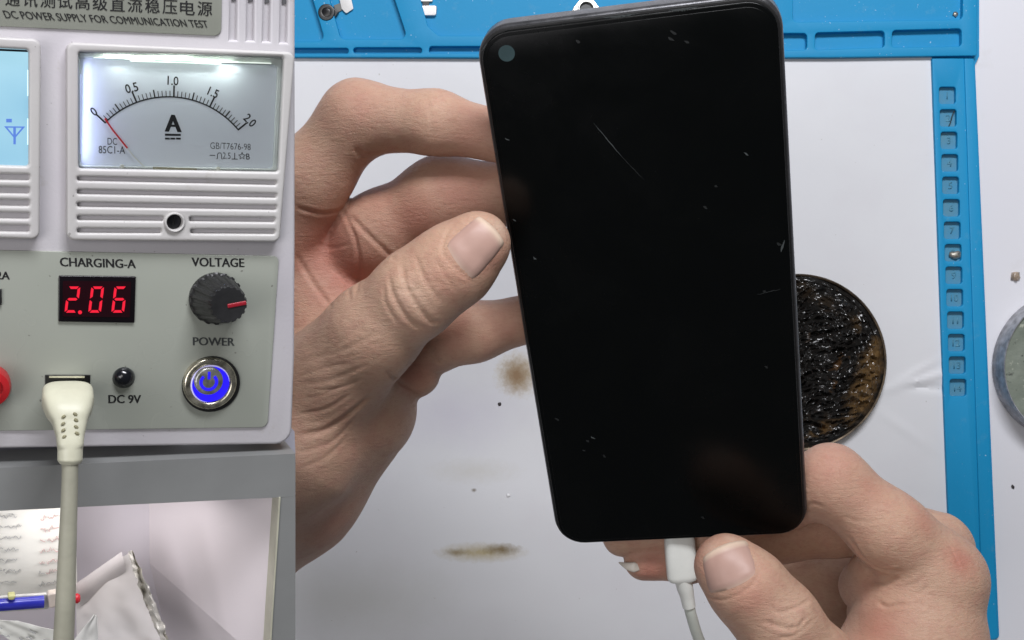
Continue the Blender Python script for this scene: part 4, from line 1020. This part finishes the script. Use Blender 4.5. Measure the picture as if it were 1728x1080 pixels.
# ------------------------------------------------------------------ shelf unit below the supply
lil = plain('grey_laminate', (0.25, 0.255, 0.25), .38, var=.06, vs=30, bump=.12, bs=200)
lild = plain('grey_laminate_top', (0.30, 0.30, 0.345), .45, var=.08, vs=30)
lilw = plain('lilac_white_board', (0.74, 0.69, 0.735), .5, var=.03, vs=20)
sh = empty('shelf_unit', SP0 + ROT @ SF.loc(250, 800, 0), ROT); tag(sh, 'grey edged shelf with lilac white inside under the power supply', 'shelf')
so = SF.loc(250, 800, 0)
def poly3(name, quads, mat, par=sh, org=so, thick=None, **pr):
    """solid slab: front polygon of (px, py, h) points, pushed back along -w by thick"""
    vs = [SF.loc(x, y, h_)-org for x, y, h_ in quads]; n = len(vs)
    vs2 = [v-Vector((0, 0, thick or .002)) for v in vs]
    fs = [tuple(range(n)), tuple(range(2*n-1, n-1, -1))]+[(i, n+i, n+(i+1) % n, (i+1) % n) for i in range(n)]
    m = bpy.data.meshes.new('m'); m.from_pydata([tuple(v) for v in vs+vs2], [], fs); m.update()
    bm = bmesh.new(); bm.from_mesh(m); bmesh.ops.recalc_face_normals(bm, faces=bm.faces); bm.to_mesh(m); bm.free()
    return finish(name, m, mat, par, smooth=0, **pr)
HF = .002
# top of the board runs from under the supply to its front edge; then the grey front edge
poly3('shelf_top', [(-60, 735, -.016), (497, 728, -.016), (498.5, 765.6, -.007), (-60, 792.6, -.007)], lild, thick=.004)
poly3('shelf_edge', [(-60, 792.5, HF), (498.5, 765.5, HF), (498.5, 838, HF), (-60, 865, HF)], lil, thick=.012)
poly3('side_post', [(473, 839.6, HF), (498.5, 838.2, HF), (498.5, 1100, HF), (456, 1100, HF), (459.5, 1040, HF)], lil, thick=.016)
poly3('edge_trim', [(470.8, 839.6, HF+.0004), (473.6, 839.5, HF+.0004), (460.5, 1040, HF+.0004), (457, 1100, HF+.0004), (454.4, 1100, HF+.0004), (458, 1040, HF+.0004)], plain('cream_trim', (.55, .54, .42), .4), thick=.008)
HB = -.030
poly3('back_board', [(-90, 830, HB), (252, 830, HB), (253, 950, HB), (292, 1120, HB), (-90, 1120, HB)], lilw, thick=.002)
poly3('side_board', [(251.5, 830, HB), (474, 834, HF-.004), (456, 1130, HF-.004), (291.5, 1120, HB), (252.5, 950, HB)], plain('pinkish_board', (0.78, 0.715, 0.735), .5, var=.03, vs=20), thick=.002)
poly3('back_leg', [(-90, 700, -.058), (120, 700, -.058), (120, 1000, -.058), (-90, 1000, -.058)], lil, thick=.13)
# things in the shelf
def sheet(name, pts, h_, mat, label, cat, wave=.0006, nu=14, nv=12, tilt=0.0, sd=0):
    q = [SF.loc(*p, h_) for p in pts]; ctr = sum(q, Vector())/4
    def fn(u, v):
        a = q[0].lerp(q[1], u); b = q[3].lerp(q[2], u); p = a.lerp(b, v)-ctr
        return (p.x, p.y, p.z+wave*mn.noise(Vector((u*3, v*3, sd)))+tilt*v)
    m = grid_mesh(fn, nu, nv)
    bm = bmesh.new(); bm.from_mesh(m); r = bmesh.ops.extrude_face_region(bm, geom=bm.faces[:])
    bmesh.ops.translate(bm, verts=[g for g in r['geom'] if isinstance(g, bmesh.types.BMVert)], vec=(0, 0, -.0002)); bmesh.ops.recalc_face_normals(bm, faces=bm.faces); bm.to_mesh(m); bm.free()
    o = finish(name, m, mat, smooth=50); o.matrix_world = Matrix.Translation(SP0+ROT @ ctr) @ ROT.to_4x4()
    tag(o, label, cat); return o, ctr
paperm = plain('note_paper', (0.74, 0.735, 0.68), .6, var=.03)
pencil = plain('faded_writing', (0.46, 0.46, 0.45), .7)
redpen = plain('faded_red_writing', (0.60, 0.42, 0.40), .7)
hn = -.018
note, nc = sheet('note_sheet', [(-40, 830), (126, 830), (131, 1005), (-40, 1015)], hn, paperm, 'white note sheet with faded handwritten lines at the back of the shelf', 'note sheet', .0003)
def scribble(x0, x1, y, mat, amp=4.5):
    pts = []; x = x0; i = 0
    while x < x1:
        pts.append((x, y-.06*(x-x0)+random.uniform(-amp, amp)*(.4+.6*(i % 2)))); x += random.uniform(1.2, 3.4); i += 1
    if len(pts) < 3: return
    m = strip2('s', [tuple((SF.loc(*p, hn+.0006)-nc)[:2]) for p in pts], .00016, None, .0004, .00055); finish('handwriting', m, mat, note, smooth=0)
for i in range(7):
    y = 873+18.5*i; scribble(-20, 5+random.uniform(0, 10), y, pencil); scribble(8, random.uniform(24, 38), y-1, pencil)
    scribble(69-i*.6, 78, y+2, redpen if i < 5 else pencil, 5.5); scribble(81-i*.5, 100, y+1, redpen if i < 6 else pencil, 5.5)
scribble(46, 51, 877, pencil, 7)
pk = empty('pen_pack', SP0+ROT @ SF.loc(20, 1025, -.006), ROT); tag(pk, 'blue marker in a clear sleeve lying low in the shelf', 'pen pack'); po = SF.loc(20, 1025, -.006)
def pl3(name, pts, h0, h1, mat, par, org, r=0.0, bev=.0003):
    q = [SF.loc(x, y, h1)-org for x, y in pts]; return plate(name, roundpoly([(v.x, v.y) for v in q], r), h0-org.z, h1-org.z, mat, par, bev=bev)
pl3('sleeve', [(-40, 1010), (80, 1002), (84, 1028), (-40, 1037)], -.0080, -.0072, plain('sleeve_plastic', (.62, .61, .57), .25), pk, po, .0006)
pp = [SF.loc(-40, 1024, -.0055)-po, SF.loc(0, 1021, -.0055)-po, SF.loc(40, 1018, -.0055)-po, SF.loc(74, 1015.3, -.0055)-po]
finish('barrel', sweep(pp, [.0014]*4, 20), plain('blue_barrel', (.03, .035, .42), .25), pk)
pl3('tab', [(12, 1006), (28, 1005), (24, 1013), (15, 1013)], -.0060, -.0038, plain('tab_yellow', (.55, .54, .25), .5), pk, po, .0005)
pl3('cap', [(80, 1003), (99, 1000), (101, 1022), (83, 1028)], -.0072, -.0050, plain('cap_beige', (.62, .54, .47), .5), pk, po, .0006)
rc = empty('red_cap', SP0+ROT @ SF.loc(128, 1010, -.012), ROT); tag(rc, 'small red pen cap beside the cream cord', 'pen cap'); ro = SF.loc(128, 1010, -.012)
m = lathe([(.0005, 0), (.0011, .0003), (.0012, .0032), (.0008, .0037), (.0002, .0038)], 20); m.transform(Matrix.Rotation(math.radians(90), 4, 'Y')); shift(m, (-.0028, 0, 0)); finish('cap', m, plain('red_plastic', (.62, .02, .035), .35), rc); 
# grey paper bag with a torn rim
bagm = plain('grey_paper_bag', (0.55, 0.52, 0.505), .65, var=.06, vs=40, bump=.3, bs=120)
rimm = plain('torn_paper_rim', (0.66, 0.63, 0.57), .7, var=.08, vs=60, bump=.15, bs=200)
bag = empty('paper_bag', SP0+ROT @ SF.loc(200, 1010, -.012), ROT); tag(bag, 'open grey paper bag with a torn pale rim leaning in the shelf corner', 'paper bag'); bo = SF.loc(200, 1010, -.012)
def bagfn(u, v):
    cr = .0010*mn.noise(Vector((u*2.2+v, v*2-u, 11)))+.0003*abs(mn.noise(Vector((u*5, v*6, 17))))
    L_ = (128+2*v, 985+140*v); R_ = (222+72*v**1.1, 931+190*v)
    px = L_[0]+(R_[0]-L_[0])*u; py = L_[1]+(R_[1]-L_[1])*u
    hh = -.020+.010*v+.003*math.sin(u*2.6)+cr
    return SF.loc(px, py, hh)-bo
m = grid_mesh(bagfn, 28, 28); finish('front_panel', m, bagm, bag, smooth=40)
def foldfn(u, v):
    a = (128, 985); b = (205, 931); px = a[0]+(b[0]-a[0])*u; py = a[1]+(b[1]-a[1])*u+v*(38-6*u)
    return SF.loc(px+8*v, py, -.0158+.0007*math.sin(v*3.1))-bo
finish('top_fold', grid_mesh(foldfn, 16, 10), plain('bag_fold', (.58, .54, .53), .6, var=.05), bag, smooth=40)
def rimfn(u, v):
    px = 219+74*u**1.1; py = 931+190*u; w_ = (7+9*math.sin(u*3)+5*mn.noise(Vector((u*14, 2, 5))))
    return SF.loc(px+w_*(v-.35)+2.5*mn.noise(Vector((u*22, v*3, 1))), py-3*v, -.0060+.0018*math.sin(v*5+u*9)+.010*u*.4+.0015*mn.noise(Vector((u*18, v*4, 7))))-bo
finish('torn_rim', grid_mesh(rimfn, 60, 10), rimm, bag, smooth=40)
sheet('folded_paper', [(158, 1037), (164, 1040), (168, 1130), (118, 1090)], .002, plain('bright_paper', (.78, .77, .73), .6), 'small white folded paper corner right of the cord at the bottom', 'paper', .0006, sd=3)
rec, rcn = sheet('printed_slip', [(-40, 1046), (30, 1048), (100, 1066), (100, 1130)], .001, paperm, 'white printed slip at the bottom left corner of the shelf', 'slip', .0005, sd=8)
for x, y, L_ in ((-4, 1056, 8), (48, 1064, 12), (2, 1070, 14), (32, 1076, 6), (44, 1074, 10), (74, 1079, 5)):
    m = strip2('s', [tuple((SF.loc(x+i*L_/6, y+2*i*.4+random.uniform(-1.6, 1.6), .0016)-rcn)[:2]) for i in range(7)], .00018, None, .0005, .0007); finish('print_line', m, pencil, rec, smooth=0)
# added fill light to brighten the inside, no real lamp under the shelf board
lgt = bpy.data.lights.new('shelf_fill', 'AREA'); lgt.shape = 'RECTANGLE'; lgt.size = .04; lgt.size_y = .008; lgt.energy = .006; lgt.color = (1, .96, .97)
lo_ = bpy.data.objects.new('shelf_fill', lgt); C.objects.link(lo_)
lp = SP0+ROT @ SF.loc(170, 876, HF-.010)
zx = ROT.col[0].copy(); zz = (ROT.col[1]*1.0+ROT.col[2]*0.55).normalized(); zy = zz.cross(zx)
lo_.matrix_world = Matrix.Translation(lp) @ Matrix((zx, zy, zz)).transposed().to_4x4()
